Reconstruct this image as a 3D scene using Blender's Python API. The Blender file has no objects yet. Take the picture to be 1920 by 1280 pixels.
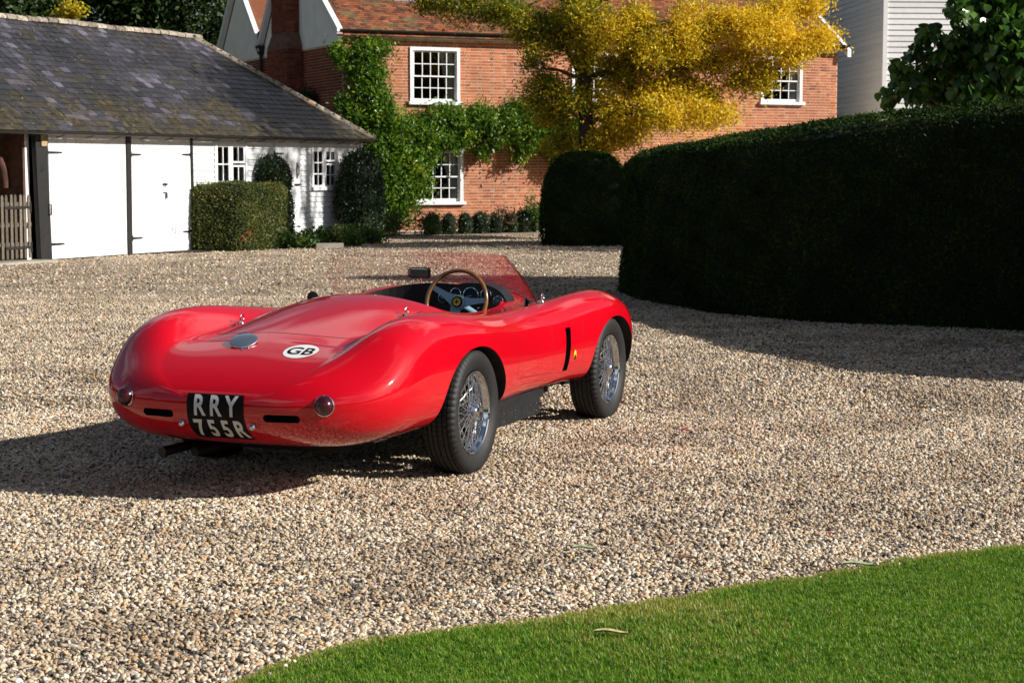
import bpy, bmesh, math, random
import numpy as np
from mathutils import Vector, Matrix, noise
from mathutils.bvhtree import BVHTree
R = math.radians
random.seed(7); rng = np.random.default_rng(7)
scene = bpy.context.scene
COL = scene.collection

# ------------------------------------------------------------------ camera
CAM_H = 1.65; FPX = 3490.0; PITCH = math.atan(325.0/3490.0)
cam = bpy.data.cameras.new('camera'); cam.sensor_width = 36.0; cam.lens = FPX/1920*36; cam.clip_end = 2000; cam.clip_start = .05
camo = bpy.data.objects.new('camera', cam); COL.objects.link(camo)
camo.location = (0, 0, CAM_H); camo.rotation_euler = (math.pi/2-PITCH, 0, 0)
scene.camera = camo
cam.dof.use_dof = True; cam.dof.focus_distance = 10.0; cam.dof.aperture_fstop = 11.0
# ------------------------------------------------------------------ sky, sun, exposure
SUN_EL = 28.5; SUN_AZ = 105.0            # azimuth clockwise from +Y
w = bpy.data.worlds.new('World'); scene.world = w; w.use_nodes = True
nt = w.node_tree; sky = nt.nodes.new('ShaderNodeTexSky'); sky.sky_type = 'NISHITA'; sky.sun_disc = False
sky.sun_elevation = R(SUN_EL); sky.sun_rotation = R(SUN_AZ); sky.air_density = 1.0; sky.dust_density = 1.0
bg = nt.nodes['Background']; bg.inputs[1].default_value = 0.036; pass
# broken white cloud over the whole sky (not in frame, mirrored in the paintwork)
tcw = nt.nodes.new('ShaderNodeTexCoord'); spw = nt.nodes.new('ShaderNodeSeparateXYZ'); nt.links.new(tcw.outputs['Generated'], spw.inputs[0])
zz = nt.nodes.new('ShaderNodeMath'); zz.operation = 'ADD'; zz.inputs[1].default_value = .18; ab = nt.nodes.new('ShaderNodeMath'); ab.operation = 'MAXIMUM'; ab.inputs[1].default_value = 0
nt.links.new(spw.outputs[2], ab.inputs[0]); nt.links.new(ab.outputs[0], zz.inputs[0])
vd = nt.nodes.new('ShaderNodeVectorMath'); vd.operation = 'DIVIDE'; cb = nt.nodes.new('ShaderNodeCombineXYZ')
for k_ in range(3): nt.links.new(zz.outputs[0], cb.inputs[k_])
nt.links.new(tcw.outputs['Generated'], vd.inputs[0]); nt.links.new(cb.outputs[0], vd.inputs[1])
nzw = nt.nodes.new('ShaderNodeTexNoise'); nzw.inputs['Scale'].default_value = 1.3; nzw.inputs['Detail'].default_value = 7; nzw.inputs['Roughness'].default_value = .55; nt.links.new(vd.outputs[0], nzw.inputs['Vector'])
crw = nt.nodes.new('ShaderNodeValToRGB'); crw.color_ramp.elements[0].position = .52; crw.color_ramp.elements[1].position = .66; nt.links.new(nzw.outputs[0], crw.inputs[0])
mxw = nt.nodes.new('ShaderNodeMix'); mxw.data_type = 'RGBA'; nt.links.new(crw.outputs[0], mxw.inputs[0]); nt.links.new(sky.outputs[0], mxw.inputs[6]); mxw.inputs[7].default_value = (13, 13.4, 14.2, 1)
nt.links.new(mxw.outputs[2], bg.inputs[0])
sun = bpy.data.lights.new('sun', 'SUN'); sun.energy = 4.9; sun.angle = R(0.5); sun.color = (1.0, .945, .86)
suno = bpy.data.objects.new('sun', sun); COL.objects.link(suno)
sdir = Vector((math.sin(R(SUN_AZ))*math.cos(R(SUN_EL)), math.cos(R(SUN_AZ))*math.cos(R(SUN_EL)), math.sin(R(SUN_EL))))
suno.rotation_euler = sdir.to_track_quat('Z', 'Y').to_euler(); suno.location = (30, -8, 16)
scene.view_settings.view_transform = 'Standard'; scene.view_settings.look = 'None'
scene.view_settings.exposure = 0.52; scene.view_settings.gamma = 1.0; scene.view_settings.use_curve_mapping = False
scene.cycles.max_bounces = 8; scene.cycles.transparent_max_bounces = 12; scene.cycles.caustics_reflective = False; scene.cycles.caustics_refractive = False

# ------------------------------------------------------------------ helpers
F_ = Vector((0, math.cos(PITCH), -math.sin(PITCH))); U_ = Vector((0, math.sin(PITCH), math.cos(PITCH))); R_ = Vector((1, 0, 0))
CAMP = Vector((0, 0, CAM_H))
def ray(px, py): return F_ + R_*((px-960)/FPX) + U_*((640-py)/FPX)
def gp(px, py, z=0.0):
    r = ray(px, py); t = (z-CAM_H)/r.z; return CAMP + r*t
def dp(px, py, D):
    r = ray(px, py); return CAMP + r*(D/r.y)

def tag(o, label=None, cat=None, group=None, kind=None):
    if label: o['label'] = label
    if cat: o['category'] = cat
    if group: o['group'] = group
    if kind: o['kind'] = kind
    return o
def empty(name, loc=(0, 0, 0), rz=0.0, parent=None):
    o = bpy.data.objects.new(name, None); COL.objects.link(o); o.location = loc; o.rotation_euler = (0, 0, rz)
    o.empty_display_size = .2
    if parent: o.parent = parent
    return o
def link(name, me, parent=None, mat=None, loc=None, rot=None, scl=None):
    if mat is not None and len(me.materials) == 0: me.materials.append(mat)
    o = bpy.data.objects.new(name, me); COL.objects.link(o)
    if parent: o.parent = parent
    if loc is not None: o.location = loc
    if rot is not None: o.rotation_euler = rot
    if scl is not None: o.scale = scl
    return o
def copy_tree(o, parent=None):
    c = o.copy(); COL.objects.link(c)
    if parent: c.parent = parent
    for ch in list(o.children): copy_tree(ch, c)
    return c

class MB:
    def __init__(s): s.v = []; s.f = []; s.t = []
    def add(s, vs, fs, tint=.5):
        n = len(s.v); s.v += [tuple(p) for p in vs]; s.f += [tuple(i+n for i in f) for f in fs]; s.t += [tint]*len(vs)
    def box(s, x0, x1, y0, y1, z0, z1, tint=.5):
        s.add([(x0,y0,z0),(x1,y0,z0),(x1,y1,z0),(x0,y1,z0),(x0,y0,z1),(x1,y0,z1),(x1,y1,z1),(x0,y1,z1)],
              [(0,3,2,1),(4,5,6,7),(0,1,5,4),(1,2,6,5),(2,3,7,6),(3,0,4,7)], tint)
    def hexa(s, c, tint=.5):
        s.add(c, [(0,3,2,1),(4,5,6,7),(0,1,5,4),(1,2,6,5),(2,3,7,6),(3,0,4,7)], tint)
    def obox(s, o, ax, ay, az, tint=.5):   # origin corner centre and three half vectors
        o = Vector(o); ax = Vector(ax); ay = Vector(ay); az = Vector(az)
        s.hexa([o-ax-ay-az, o+ax-ay-az, o+ax+ay-az, o-ax+ay-az, o-ax-ay+az, o+ax-ay+az, o+ax+ay+az, o-ax+ay+az], tint)
    def tube(s, pts, rad, n=8, tint=.5, closed=False, cap=True):
        pts = [Vector(p) for p in pts]; m = len(pts)
        if not hasattr(rad, '__len__'): rad = [rad]*m
        base = len(s.v); up = None
        for i, p in enumerate(pts):
            a = pts[(i-1) % m] if (closed or i > 0) else p
            b = pts[(i+1) % m] if (closed or i < m-1) else p
            t = (b-a).normalized()
            if up is None:
                up = Vector((0, 0, 1)) if abs(t.z) < .9 else Vector((1, 0, 0))
            s1 = t.cross(up).normalized(); up = s1.cross(t).normalized()
            for k in range(n):
                th = 2*math.pi*k/n
                s.v.append(tuple(p + (s1*math.cos(th)+up*math.sin(th))*rad[i])); s.t.append(tint)
        rows = m if closed else m-1
        for i in range(rows):
            j = (i+1) % m
            for k in range(n):
                l = (k+1) % n
                s.f.append((base+i*n+k, base+i*n+l, base+j*n+l, base+j*n+k))
        if cap and not closed:
            s.f.append(tuple(base+k for k in range(n))[::-1]); s.f.append(tuple(base+(m-1)*n+k for k in range(n)))
    def lathe(s, prof, n=48, axis='z', o=(0, 0, 0), tint=.5, wob=None):
        # prof: (r, h); axis of revolution
        base = len(s.v); o = Vector(o)
        for i, (r, h) in enumerate(prof):
            for k in range(n):
                th = 2*math.pi*k/n; rr, hh = (r, h) if wob is None else wob(i, k, r, h)
                c, d = rr*math.cos(th), rr*math.sin(th)
                p = {'z': (c, d, hh), 'y': (c, hh, d), 'x': (hh, c, d)}[axis]
                s.v.append(tuple(Vector(p)+o)); s.t.append(tint)
        for i in range(len(prof)-1):
            for k in range(n):
                l = (k+1) % n
                f = (base+i*n+k, base+i*n+l, base+(i+1)*n+l, base+(i+1)*n+k)
                s.f.append(f if axis != 'y' else f[::-1])
    def mesh(s, name, smooth=None):
        me = bpy.data.meshes.new(name); me.from_pydata(s.v, [], s.f); me.update()
        a = me.attributes.new('tint', 'FLOAT', 'POINT'); a.data.foreach_set('value', np.array(s.t, dtype=np.float32))
        if smooth is not None:
            me.polygons.foreach_set('use_smooth', [True]*len(me.polygons))
            if smooth < 179: me.set_sharp_from_angle(angle=R(smooth))
        return me
    def build(s, name, mat, parent=None, smooth=None, **kw):
        return link(name, s.mesh(name, smooth), parent, mat, **kw)

def np_mesh(name, V, F, tint=None, mat=None, smooth=False):
    me = bpy.data.meshes.new(name)
    V = np.asarray(V, dtype=np.float32); F = np.asarray(F, dtype=np.int32); k = F.shape[1]
    me.vertices.add(len(V)); me.vertices.foreach_set('co', V.ravel())
    me.loops.add(F.size); me.loops.foreach_set('vertex_index', F.ravel())
    me.polygons.add(len(F)); me.polygons.foreach_set('loop_start', np.arange(0, F.size, k, dtype=np.int32))
    me.polygons.foreach_set('loop_total', np.full(len(F), k, dtype=np.int32))
    if smooth: me.polygons.foreach_set('use_smooth', np.ones(len(F), dtype=bool))
    me.update(calc_edges=True); me.validate()
    if tint is not None:
        a = me.attributes.new('tint', 'FLOAT', 'POINT'); a.data.foreach_set('value', np.asarray(tint, dtype=np.float32))
    if mat: me.materials.append(mat)
    return me

# ------------------------------------------------------------------ materials
def newmat(name):
    m = bpy.data.materials.new(name); m.use_nodes = True
    return m, m.node_tree, m.node_tree.nodes['Principled BSDF']
def N(nt, typ, **kw):
    n = nt.nodes.new(typ)
    for k, v in kw.items():
        if k.startswith('i_'): n.inputs[k[2:].replace('_', ' ')].default_value = v
        else: setattr(n, k, v)
    return n
def ramp(nt, stops, inp=None, interp='LINEAR'):
    n = nt.nodes.new('ShaderNodeValToRGB'); cr = n.color_ramp; cr.interpolation = interp
    while len(cr.elements) > 1: cr.elements.remove(cr.elements[-1])
    cr.elements[0].position = stops[0][0]; cr.elements[0].color = (*stops[0][1], 1)
    for p, c in stops[1:]:
        e = cr.elements.new(p); e.color = (*c, 1)
    if inp is not None: nt.links.new(inp, n.inputs[0])
    return n
def mixc(nt, fac, a, b, mode='MIX'):
    n = nt.nodes.new('ShaderNodeMix'); n.data_type = 'RGBA'; n.blend_type = mode
    for i, v in ((0, fac), (6, a), (7, b)):
        if hasattr(v, 'links'): nt.links.new(v, n.inputs[i])
        elif i == 0: n.inputs[0].default_value = v
        else: n.inputs[i].default_value = (*v, 1)
    return n.outputs[2]
def bump(nt, bsdf, h, strength=.5, dist=.01):
    b = nt.nodes.new('ShaderNodeBump'); b.inputs['Strength'].default_value = strength; b.inputs['Distance'].default_value = dist
    nt.links.new(h, b.inputs['Height']); nt.links.new(b.outputs[0], bsdf.inputs['Normal'])
def simple(name, col, rough=.5, metal=0., coat=0., noise_amt=0., noise_scale=8., bmp=0., spec=.5):
    m, nt, b = newmat(name)
    b.inputs['Base Color'].default_value = (*col, 1); b.inputs['Roughness'].default_value = rough
    b.inputs['Metallic'].default_value = metal; b.inputs['Coat Weight'].default_value = coat
    b.inputs['Specular IOR Level'].default_value = spec
    if noise_amt or bmp:
        tc = N(nt, 'ShaderNodeTexCoord'); nz = N(nt, 'ShaderNodeTexNoise'); nz.inputs['Scale'].default_value = noise_scale; nz.inputs['Detail'].default_value = 6
        nt.links.new(tc.outputs['Object'], nz.inputs['Vector'])
        if noise_amt:
            d = tuple(max(0, c*(1-noise_amt)) for c in col); l = tuple(min(1, c*(1+noise_amt)) for c in col)
            rp = ramp(nt, [(.3, d), (.7, l)], nz.outputs[0]); nt.links.new(rp.outputs[0], b.inputs['Base Color'])
        if bmp: bump(nt, b, nz.outputs[0], bmp, .01)
    return m
def tinted(name, stops, rough=.8, noise_scale=30., namt=.25, bmp=.3, bdist=.004, spec=.3, extra=None):
    """colour from the 'tint' attribute through a ramp, with fine noise on top"""
    m, nt, b = newmat(name)
    at = N(nt, 'ShaderNodeAttribute', attribute_name='tint'); rp = ramp(nt, stops, at.outputs['Fac'])
    tc = N(nt, 'ShaderNodeTexCoord'); geo = N(nt, 'ShaderNodeNewGeometry')
    nz = N(nt, 'ShaderNodeTexNoise'); nz.inputs['Scale'].default_value = noise_scale; nz.inputs['Detail'].default_value = 5
    nt.links.new(geo.outputs['Position'], nz.inputs['Vector'])
    g = ramp(nt, [(.25, (1-namt,)*3), (.75, (1+namt*.5,)*3)], nz.outputs[0])
    c = mixc(nt, 1.0, rp.outputs[0], g.outputs[0], 'MULTIPLY')
    if extra: c = extra(nt, c, geo, tc)
    nt.links.new(c, b.inputs['Base Color'])
    b.inputs['Roughness'].default_value = rough; b.inputs['Specular IOR Level'].default_value = spec
    if bmp: bump(nt, b, nz.outputs[0], bmp, bdist)
    return m
def leafmat(name, stops, trans=.3, rough=.45, spec=.4, tcol=None):
    m, nt, b = newmat(name)
    at = N(nt, 'ShaderNodeAttribute', attribute_name='tint'); rp = ramp(nt, stops, at.outputs['Fac'])
    nt.links.new(rp.outputs[0], b.inputs['Base Color']); b.inputs['Roughness'].default_value = rough
    b.inputs['Specular IOR Level'].default_value = spec
    tr = N(nt, 'ShaderNodeBsdfTranslucent'); c = mixc(nt, 1.0, rp.outputs[0], tcol or (1.2, 1.3, .6), 'MULTIPLY'); nt.links.new(c, tr.inputs[0])
    mx = N(nt, 'ShaderNodeMixShader'); mx.inputs[0].default_value = trans
    nt.links.new(b.outputs[0], mx.inputs[1]); nt.links.new(tr.outputs[0], mx.inputs[2])
    nt.links.new(mx.outputs[0], nt.nodes['Material Output'].inputs[0])
    return m

M = {}
# car paint
m, nt, b = newmat('red_paint'); M['paint'] = m
b.inputs['Base Color'].default_value = (.53, .0002, .009, 1); b.inputs['Roughness'].default_value = .45
b.inputs['Coat Weight'].default_value = 1.0; b.inputs['Coat Roughness'].default_value = .045; b.inputs['Coat IOR'].default_value = 1.6
b.inputs['Specular IOR Level'].default_value = .06
tc = N(nt, 'ShaderNodeTexCoord'); nz = N(nt, 'ShaderNodeTexNoise'); nz.inputs['Scale'].default_value = 2.2; nz.inputs['Detail'].default_value = 1
nt.links.new(tc.outputs['Object'], nz.inputs['Vector']); bump(nt, b, nz.outputs[0], .06, .02)
bn = [n for n in nt.nodes if n.type == 'BUMP'][0]; nt.links.new(bn.outputs[0], b.inputs['Coat Normal'])
M['black'] = simple('black_trim', (.008, .008, .009), .7, noise_amt=.3)
M['satin_black'] = simple('satin_black', (.012, .013, .015), .42, noise_amt=.4, noise_scale=20)
M['rubber'] = simple('rubber', (.007, .007, .0075), .65, noise_amt=.35, noise_scale=40, bmp=.15)
M['chrome'] = simple('chrome', (.80, .82, .85), .07, 1.0)
M['alu'] = simple('aluminium', (.72, .80, .88), .38, 1.0, noise_amt=.1)
M['steel_blue'] = simple('painted_spoke', (.26, .42, .55), .35, .3)
M['wood_rim'] = simple('varnished_wood', (.20, .085, .018), .25, 0, .8, noise_amt=.3, noise_scale=30)
M['white_flat'] = simple('white_print', (.80, .80, .80), .4)
M['black_flat'] = simple('black_print', (.003, .003, .004), .5, spec=.15)
M['plate_white'] = simple('plate_letter', (.62, .64, .66), .4)
M['yellow'] = simple('yellow_enamel', (.80, .55, .01), .3)
M['gauge'] = simple('gauge_face', (.02, .05, .07), .2, noise_amt=.2)
M['lens'] = simple('dark_red_lens', (.045, .004, .007), .22, 0, .4)
M['orange'] = simple('orange_lens', (.8, .15, .01), .3)
M['leather'] = simple('dark_leather', (.02, .017, .016), .5, noise_amt=.3, bmp=.3)
# perspex: tinted clear screen
m, nt, b = newmat('perspex'); M['perspex'] = m
tr = N(nt, 'ShaderNodeBsdfTransparent'); lw0 = N(nt, 'ShaderNodeLayerWeight'); tcr = ramp(nt, [(.60, (.992, .975, .972)), (.80, (.93, .82, .82)), (.88, (.78, .55, .57)), (1, (.72, .48, .5))], lw0.outputs['Facing']); nt.links.new(tcr.outputs[0], tr.inputs[0])
gl = N(nt, 'ShaderNodeBsdfGlossy'); gl.inputs['Roughness'].default_value = .06; gl.inputs[0].default_value = (.9, .75, .78, 1)
df = N(nt, 'ShaderNodeBsdfDiffuse'); df.inputs[0].default_value = (.5, .15, .17, 1)
lw = N(nt, 'ShaderNodeLayerWeight'); fr = N(nt, 'ShaderNodeMath', operation='POWER'); nt.links.new(lw.outputs['Facing'], fr.inputs[0]); fr.inputs[1].default_value = 4.5; fr2 = N(nt, 'ShaderNodeMath', operation='MULTIPLY_ADD'); nt.links.new(fr.outputs[0], fr2.inputs[0]); fr2.inputs[1].default_value = .6; fr2.inputs[2].default_value = .02
mx = N(nt, 'ShaderNodeMixShader'); nt.links.new(fr2.outputs[0], mx.inputs[0]); nt.links.new(tr.outputs[0], mx.inputs[1]); nt.links.new(gl.outputs[0], mx.inputs[2])
mx2 = N(nt, 'ShaderNodeMixShader'); mx2.inputs[0].default_value = .008
nt.links.new(mx.outputs[0], mx2.inputs[1]); nt.links.new(df.outputs[0], mx2.inputs[2]); nt.links.new(mx2.outputs[0], nt.nodes['Material Output'].inputs[0])
# window glass
m, nt, b = newmat('window_glass'); M['glass'] = m
tr = N(nt, 'ShaderNodeBsdfTransparent'); tr.inputs[0].default_value = (.75, .8, .8, 1)
gl = N(nt, 'ShaderNodeBsdfGlossy'); gl.inputs['Roughness'].default_value = .03; gl.inputs[0].default_value = (.9, .95, 1, 1)
fr = N(nt, 'ShaderNodeFresnel'); fr.inputs[0].default_value = 1.5
mx = N(nt, 'ShaderNodeMixShader'); nt.links.new(fr.outputs[0], mx.inputs[0]); nt.links.new(tr.outputs[0], mx.inputs[1]); nt.links.new(gl.outputs[0], mx.inputs[2])
nt.links.new(mx.outputs[0], nt.nodes['Material Output'].inputs[0])
M['curtain'] = simple('curtain', (.8, .78, .75), .9, noise_amt=.1)
M['room'] = simple('dark_room', (.03, .027, .025), .9)

M['mortar'] = simple('mortar', (.64, .56, .45), .95, noise_amt=.25, noise_scale=6, bmp=.4)
def brick_dirt(nt, c, geo, tc):
    nz = N(nt, 'ShaderNodeTexNoise'); nz.inputs['Scale'].default_value = .9; nz.inputs['Detail'].default_value = 8; nz.inputs['Roughness'].default_value = .6
    nt.links.new(geo.outputs['Position'], nz.inputs['Vector'])
    r = ramp(nt, [(.38, (.72, .72, .74)), (.6, (1.08, 1.05, 1.02))], nz.outputs[0])
    return mixc(nt, 1., c, r.outputs[0], 'MULTIPLY')
M['brick'] = tinted('brick', [(0, (.20, .06, .04)), (.15, (.38, .115, .05)), (.5, (.53, .175, .080)), (.85, (.62, .24, .11)), (1, (.58, .33, .21))], .9, 55, .3, .5, .004, extra=brick_dirt)
M['dark_brick'] = tinted('dark_red_brick', [(0, (.10, .035, .025)), (.5, (.27, .07, .04)), (1, (.36, .12, .07))], .9, 55, .3, .5, .004, extra=brick_dirt)  # darker red brick ramp, used on the gable end and chimney
def tile_dirt(nt, c, geo, tc):
    nz = N(nt, 'ShaderNodeTexNoise'); nz.inputs['Scale'].default_value = 1.6; nz.inputs['Detail'].default_value = 9; nz.inputs['Roughness'].default_value = .7
    nt.links.new(geo.outputs['Position'], nz.inputs['Vector'])
    r = ramp(nt, [(.50, (0, 0, 0)), (.66, (1, 1, 1))], nz.outputs[0])
    return mixc(nt, r.outputs[0], c, (.16, .13, .06))
M['tile'] = tinted('clay_tile', [(0, (.045, .025, .020)), (.3, (.12, .045, .028)), (.65, (.27, .085, .038)), (1, (.40, .16, .07))], .9, 30, .35, .5, .006, extra=tile_dirt)
def slate_dirt(nt, c, geo, tc):
    nz = N(nt, 'ShaderNodeTexNoise'); nz.inputs['Scale'].default_value = 1.5; nz.inputs['Detail'].default_value = 9; nz.inputs['Roughness'].default_value = .7
    nt.links.new(geo.outputs['Position'], nz.inputs['Vector'])
    sp = N(nt, 'ShaderNodeSeparateXYZ'); nt.links.new(geo.outputs['Position'], sp.inputs[0])
    mr = N(nt, 'ShaderNodeMapRange'); mr.inputs[1].default_value = 2.2; mr.inputs[2].default_value = 3.6; mr.inputs[3].default_value = .20; mr.inputs[4].default_value = .0
    nt.links.new(sp.outputs[2], mr.inputs[0])
    ad = N(nt, 'ShaderNodeMath', operation='ADD'); nt.links.new(nz.outputs[0], ad.inputs[0]); nt.links.new(mr.outputs[0], ad.inputs[1])
    r = ramp(nt, [(.54, (0, 0, 0)), (.70, (1, 1, 1))], ad.outputs[0])
    nz2 = N(nt, 'ShaderNodeTexNoise'); nz2.inputs['Scale'].default_value = 7; nz2.inputs['Detail'].default_value = 5; nt.links.new(geo.outputs['Position'], nz2.inputs['Vector'])
    mc = ramp(nt, [(.35, (.018, .016, .011)), (.55, (.050, .038, .014)), (.72, (.11, .085, .035))], nz2.outputs[0])
    c1 = mixc(nt, r.outputs[0], c, mc.outputs[0])
    vo = N(nt, 'ShaderNodeTexNoise'); vo.inputs['Scale'].default_value = 22; vo.inputs['Detail'].default_value = 3; nt.links.new(geo.outputs['Position'], vo.inputs['Vector'])
    r2 = ramp(nt, [(.66, (0, 0, 0)), (.72, (1, 1, 1))], vo.outputs[0])
    return mixc(nt, r2.outputs[0], c1, (.30, .27, .20))
M['slate'] = tinted('slate', [(0, (.014, .014, .016)), (.42, (.027, .026, .030)), (.68, (.052, .049, .063)), (.85, (.12, .11, .15)), (1, (.20, .185, .25))], .42, 18, .4, .6, .006, spec=.6, extra=slate_dirt)
M['blue_slate'] = M['slate']
M['ridge'] = tinted('lichened_ridge', [(0, (.14, .11, .09)), (.5, (.34, .29, .23)), (.8, (.48, .42, .34)), (.9, (.48, .42, .34)), (1, (.50, .22, .05))], .95, 14, .7, .9, .02)
M['white_wood'] = simple('white_board', (.80, .81, .83), .55, noise_amt=.05, noise_scale=3, bmp=.1)
M['white_board'] = tinted('painted_boards', [(0, (.68, .70, .73)), (1, (.80, .81, .83))], .55, 12, .08, .15, .002)
M['plaster'] = simple('pale_render', (.86, .90, .87), .9, noise_amt=.07, noise_scale=2, bmp=.1)
M['lead'] = simple('lead', (.20, .22, .25), .6, noise_amt=.2)
M['tarred'] = simple('tarred_timber', (.006, .006, .007), .6, noise_amt=.5, noise_scale=10, bmp=.5)
M['iron'] = simple('black_iron', (.012, .012, .012), .5)
M['grey_wood'] = tinted('weathered_wood', [(0, (.09, .075, .058)), (1, (.20, .165, .13))], .85, 20, .4, .4, .004)
M['oak'] = simple('old_oak', (.34, .24, .13), .8, noise_amt=.4, noise_scale=15, bmp=.4)
M['barn_inside'] = simple('barn_inside', (.10, .045, .03), .9, noise_amt=.4)
M['concrete'] = simple('concrete', (.34, .31, .26), .9, noise_amt=.25, noise_scale=4, bmp=.3)
M['soil'] = simple('soil', (.045, .032, .02), .95, noise_amt=.4, noise_scale=12, bmp=.8)
M['bark'] = simple('bark', (.10, .085, .065), .9, noise_amt=.5, noise_scale=12, bmp=1.)
M['dark_bark'] = simple('dark_bark', (.055, .04, .03), .9, noise_amt=.5, noise_scale=12, bmp=1.)
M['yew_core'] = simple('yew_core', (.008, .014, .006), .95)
M['yew'] = leafmat('yew', [(0, (.006, .016, .004)), (.45, (.022, .050, .009)), (.82, (.055, .085, .014)), (1, (.13, .11, .03))], .12, .7, .08)
M['box'] = leafmat('box_leaf', [(0, (.035, .055, .012)), (.5, (.10, .12, .025)), (.85, (.19, .18, .04)), (1, (.28, .17, .05))], .2, .5, .3)
M['topiary'] = leafmat('topiary_leaf', [(0, (.008, .022, .007)), (.5, (.020, .046, .013)), (1, (.06, .10, .025))], .15, .45, .4)
M['yellow_leaf'] = leafmat('yellow_leaf', [(0, (.12, .18, .020)), (.3, (.35, .33, .025)), (.62, (.70, .53, .032)), (1, (.88, .68, .06))], .45, .5, .25, (1.1, 1.0, .5))
M['wisteria'] = leafmat('wisteria_leaf', [(0, (.03, .085, .010)), (.5, (.10, .20, .016)), (.88, (.22, .34, .025)), (1, (.50, .50, .05))], .35, .4, .35)
M['broad'] = leafmat('broad_leaf', [(0, (.022, .065, .010)), (.5, (.045, .115, .018)), (1, (.10, .20, .03))], .28, .28, .5)
M['wood_green'] = leafmat('woodland_leaf', [(0, (.012, .03, .007)), (.6, (.035, .065, .014)), (.96, (.08, .10, .02)), (1, (.45, .34, .02))], .2, .5, .3)
M['herb'] = leafmat('border_leaf', [(0, (.03, .07, .015)), (.6, (.08, .16, .03)), (1, (.28, .30, .10))], .25, .5, .3)
M['flower'] = simple('orange_flower', (.60, .10, .02), .6)
M['grassblade'] = leafmat('grass_blade', [(0, (.04, .13, .010)), (.5, (.14, .29, .020)), (.85, (.25, .37, .035)), (1, (.42, .34, .13))], .3, .45, .3)
def gravel_cols():
    return [(0, (.05, .047, .046)), (.08, (.13, .12, .112)), (.17, (.28, .245, .20)), (.31, (.51, .41, .28)), (.45, (.46, .40, .335)), (.56, (.57, .36, .18)), (.68, (.64, .52, .36)), (.84, (.66, .58, .47)), (1, (.78, .74, .68))]
m, nt, b = newmat('pebble'); M['pebble'] = m
oi = N(nt, 'ShaderNodeObjectInfo'); rp = ramp(nt, gravel_cols(), oi.outputs['Random'])
geo = N(nt, 'ShaderNodeNewGeometry')
nz = N(nt, 'ShaderNodeTexNoise'); nz.inputs['Scale'].default_value = 90; nt.links.new(geo.outputs['Position'], nz.inputs['Vector'])
g = ramp(nt, [(.3, (.78,)*3), (.7, (1.15,)*3)], nz.outputs[0])
nzl = N(nt, 'ShaderNodeTexNoise'); nzl.inputs['Scale'].default_value = 1.1; nzl.inputs['Detail'].default_value = 5; nt.links.new(geo.outputs['Position'], nzl.inputs['Vector'])
gl_ = ramp(nt, [(.35, (.70, .66, .62)), (.58, (1.05, 1.03, 1.0))], nzl.outputs[0])
c = mixc(nt, 1., rp.outputs[0], g.outputs[0], 'MULTIPLY'); c = mixc(nt, 1., c, gl_.outputs[0], 'MULTIPLY')
nt.links.new(c, b.inputs['Base Color']); b.inputs['Roughness'].default_value = .6; b.inputs['Specular IOR Level'].default_value = .4
m, nt, b = newmat('gravel_bed'); M['gravel'] = m
geo = N(nt, 'ShaderNodeNewGeometry')
vo = N(nt, 'ShaderNodeTexVoronoi'); vo.inputs['Scale'].default_value = 38; nt.links.new(geo.outputs['Position'], vo.inputs['Vector'])
sp = N(nt, 'ShaderNodeSeparateColor'); nt.links.new(vo.outputs['Color'], sp.inputs[0])
rp = ramp(nt, gravel_cols(), sp.outputs[0])
dk = ramp(nt, [(.25, (1, 1, 1)), (.8, (.5, .46, .42))], vo.outputs['Distance'])
nzl = N(nt, 'ShaderNodeTexNoise'); nzl.inputs['Scale'].default_value = 1.1; nzl.inputs['Detail'].default_value = 5; nt.links.new(geo.outputs['Position'], nzl.inputs['Vector'])
gl_ = ramp(nt, [(.35, (.70, .66, .62)), (.58, (1.05, 1.03, 1.0))], nzl.outputs[0])
c = mixc(nt, 1., rp.outputs[0], dk.outputs[0], 'MULTIPLY'); c = mixc(nt, 1., c, gl_.outputs[0], 'MULTIPLY')
nt.links.new(c, b.inputs['Base Color']); b.inputs['Roughness'].default_value = .85
iv = N(nt, 'ShaderNodeMath', operation='SUBTRACT'); iv.inputs[0].default_value = 1; nt.links.new(vo.outputs['Distance'], iv.inputs[1])
bump(nt, b, iv.outputs[0], 1., .02)
M['turf'] = simple('turf', (.07, .10, .025), .95, noise_amt=.5, noise_scale=9, bmp=.5)
M['field'] = simple('field', (.06, .09, .025), .95, noise_amt=.4, noise_scale=.3)
# ================================================================== foliage helpers
def unit(a): return a/np.maximum(np.linalg.norm(a, axis=1, keepdims=True), 1e-9)
def leaf_arrays(C, size, bias=None, bw=.0, aspect=.5, fold=.15, droop=0.):
    n = len(C); nrm = unit(rng.normal(size=(n, 3)))
    if bias is not None: nrm = unit(nrm*(1-bw)+bias*bw)
    t = rng.normal(size=(n, 3)); t[:, 2] -= droop; t = unit(t - nrm*(t*nrm).sum(1, keepdims=True)); b = np.cross(nrm, t)
    s = np.asarray(size).reshape(-1, 1)*np.ones((n, 1))
    V = np.stack([C-t*s*.5, C+b*s*aspect*.5+nrm*s*fold*.5-t*s*.05, C+t*s*.5, C-b*s*aspect*.5+nrm*s*fold*.5-t*s*.05], 1).reshape(-1, 3)
    F = np.arange(n*4).reshape(n, 4)
    return V, F
def leaf_obj(name, C, size, mat, tint, parent=None, origin=(0, 0, 0), kind=None, **kw):
    V, F = leaf_arrays(C, size, **kw); V = V-np.array(origin)
    me = np_mesh(name, V, F, np.repeat(tint, 4), mat)
    o = link(name, me, parent); 
    if kind: o['kind'] = kind
    return o
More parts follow.
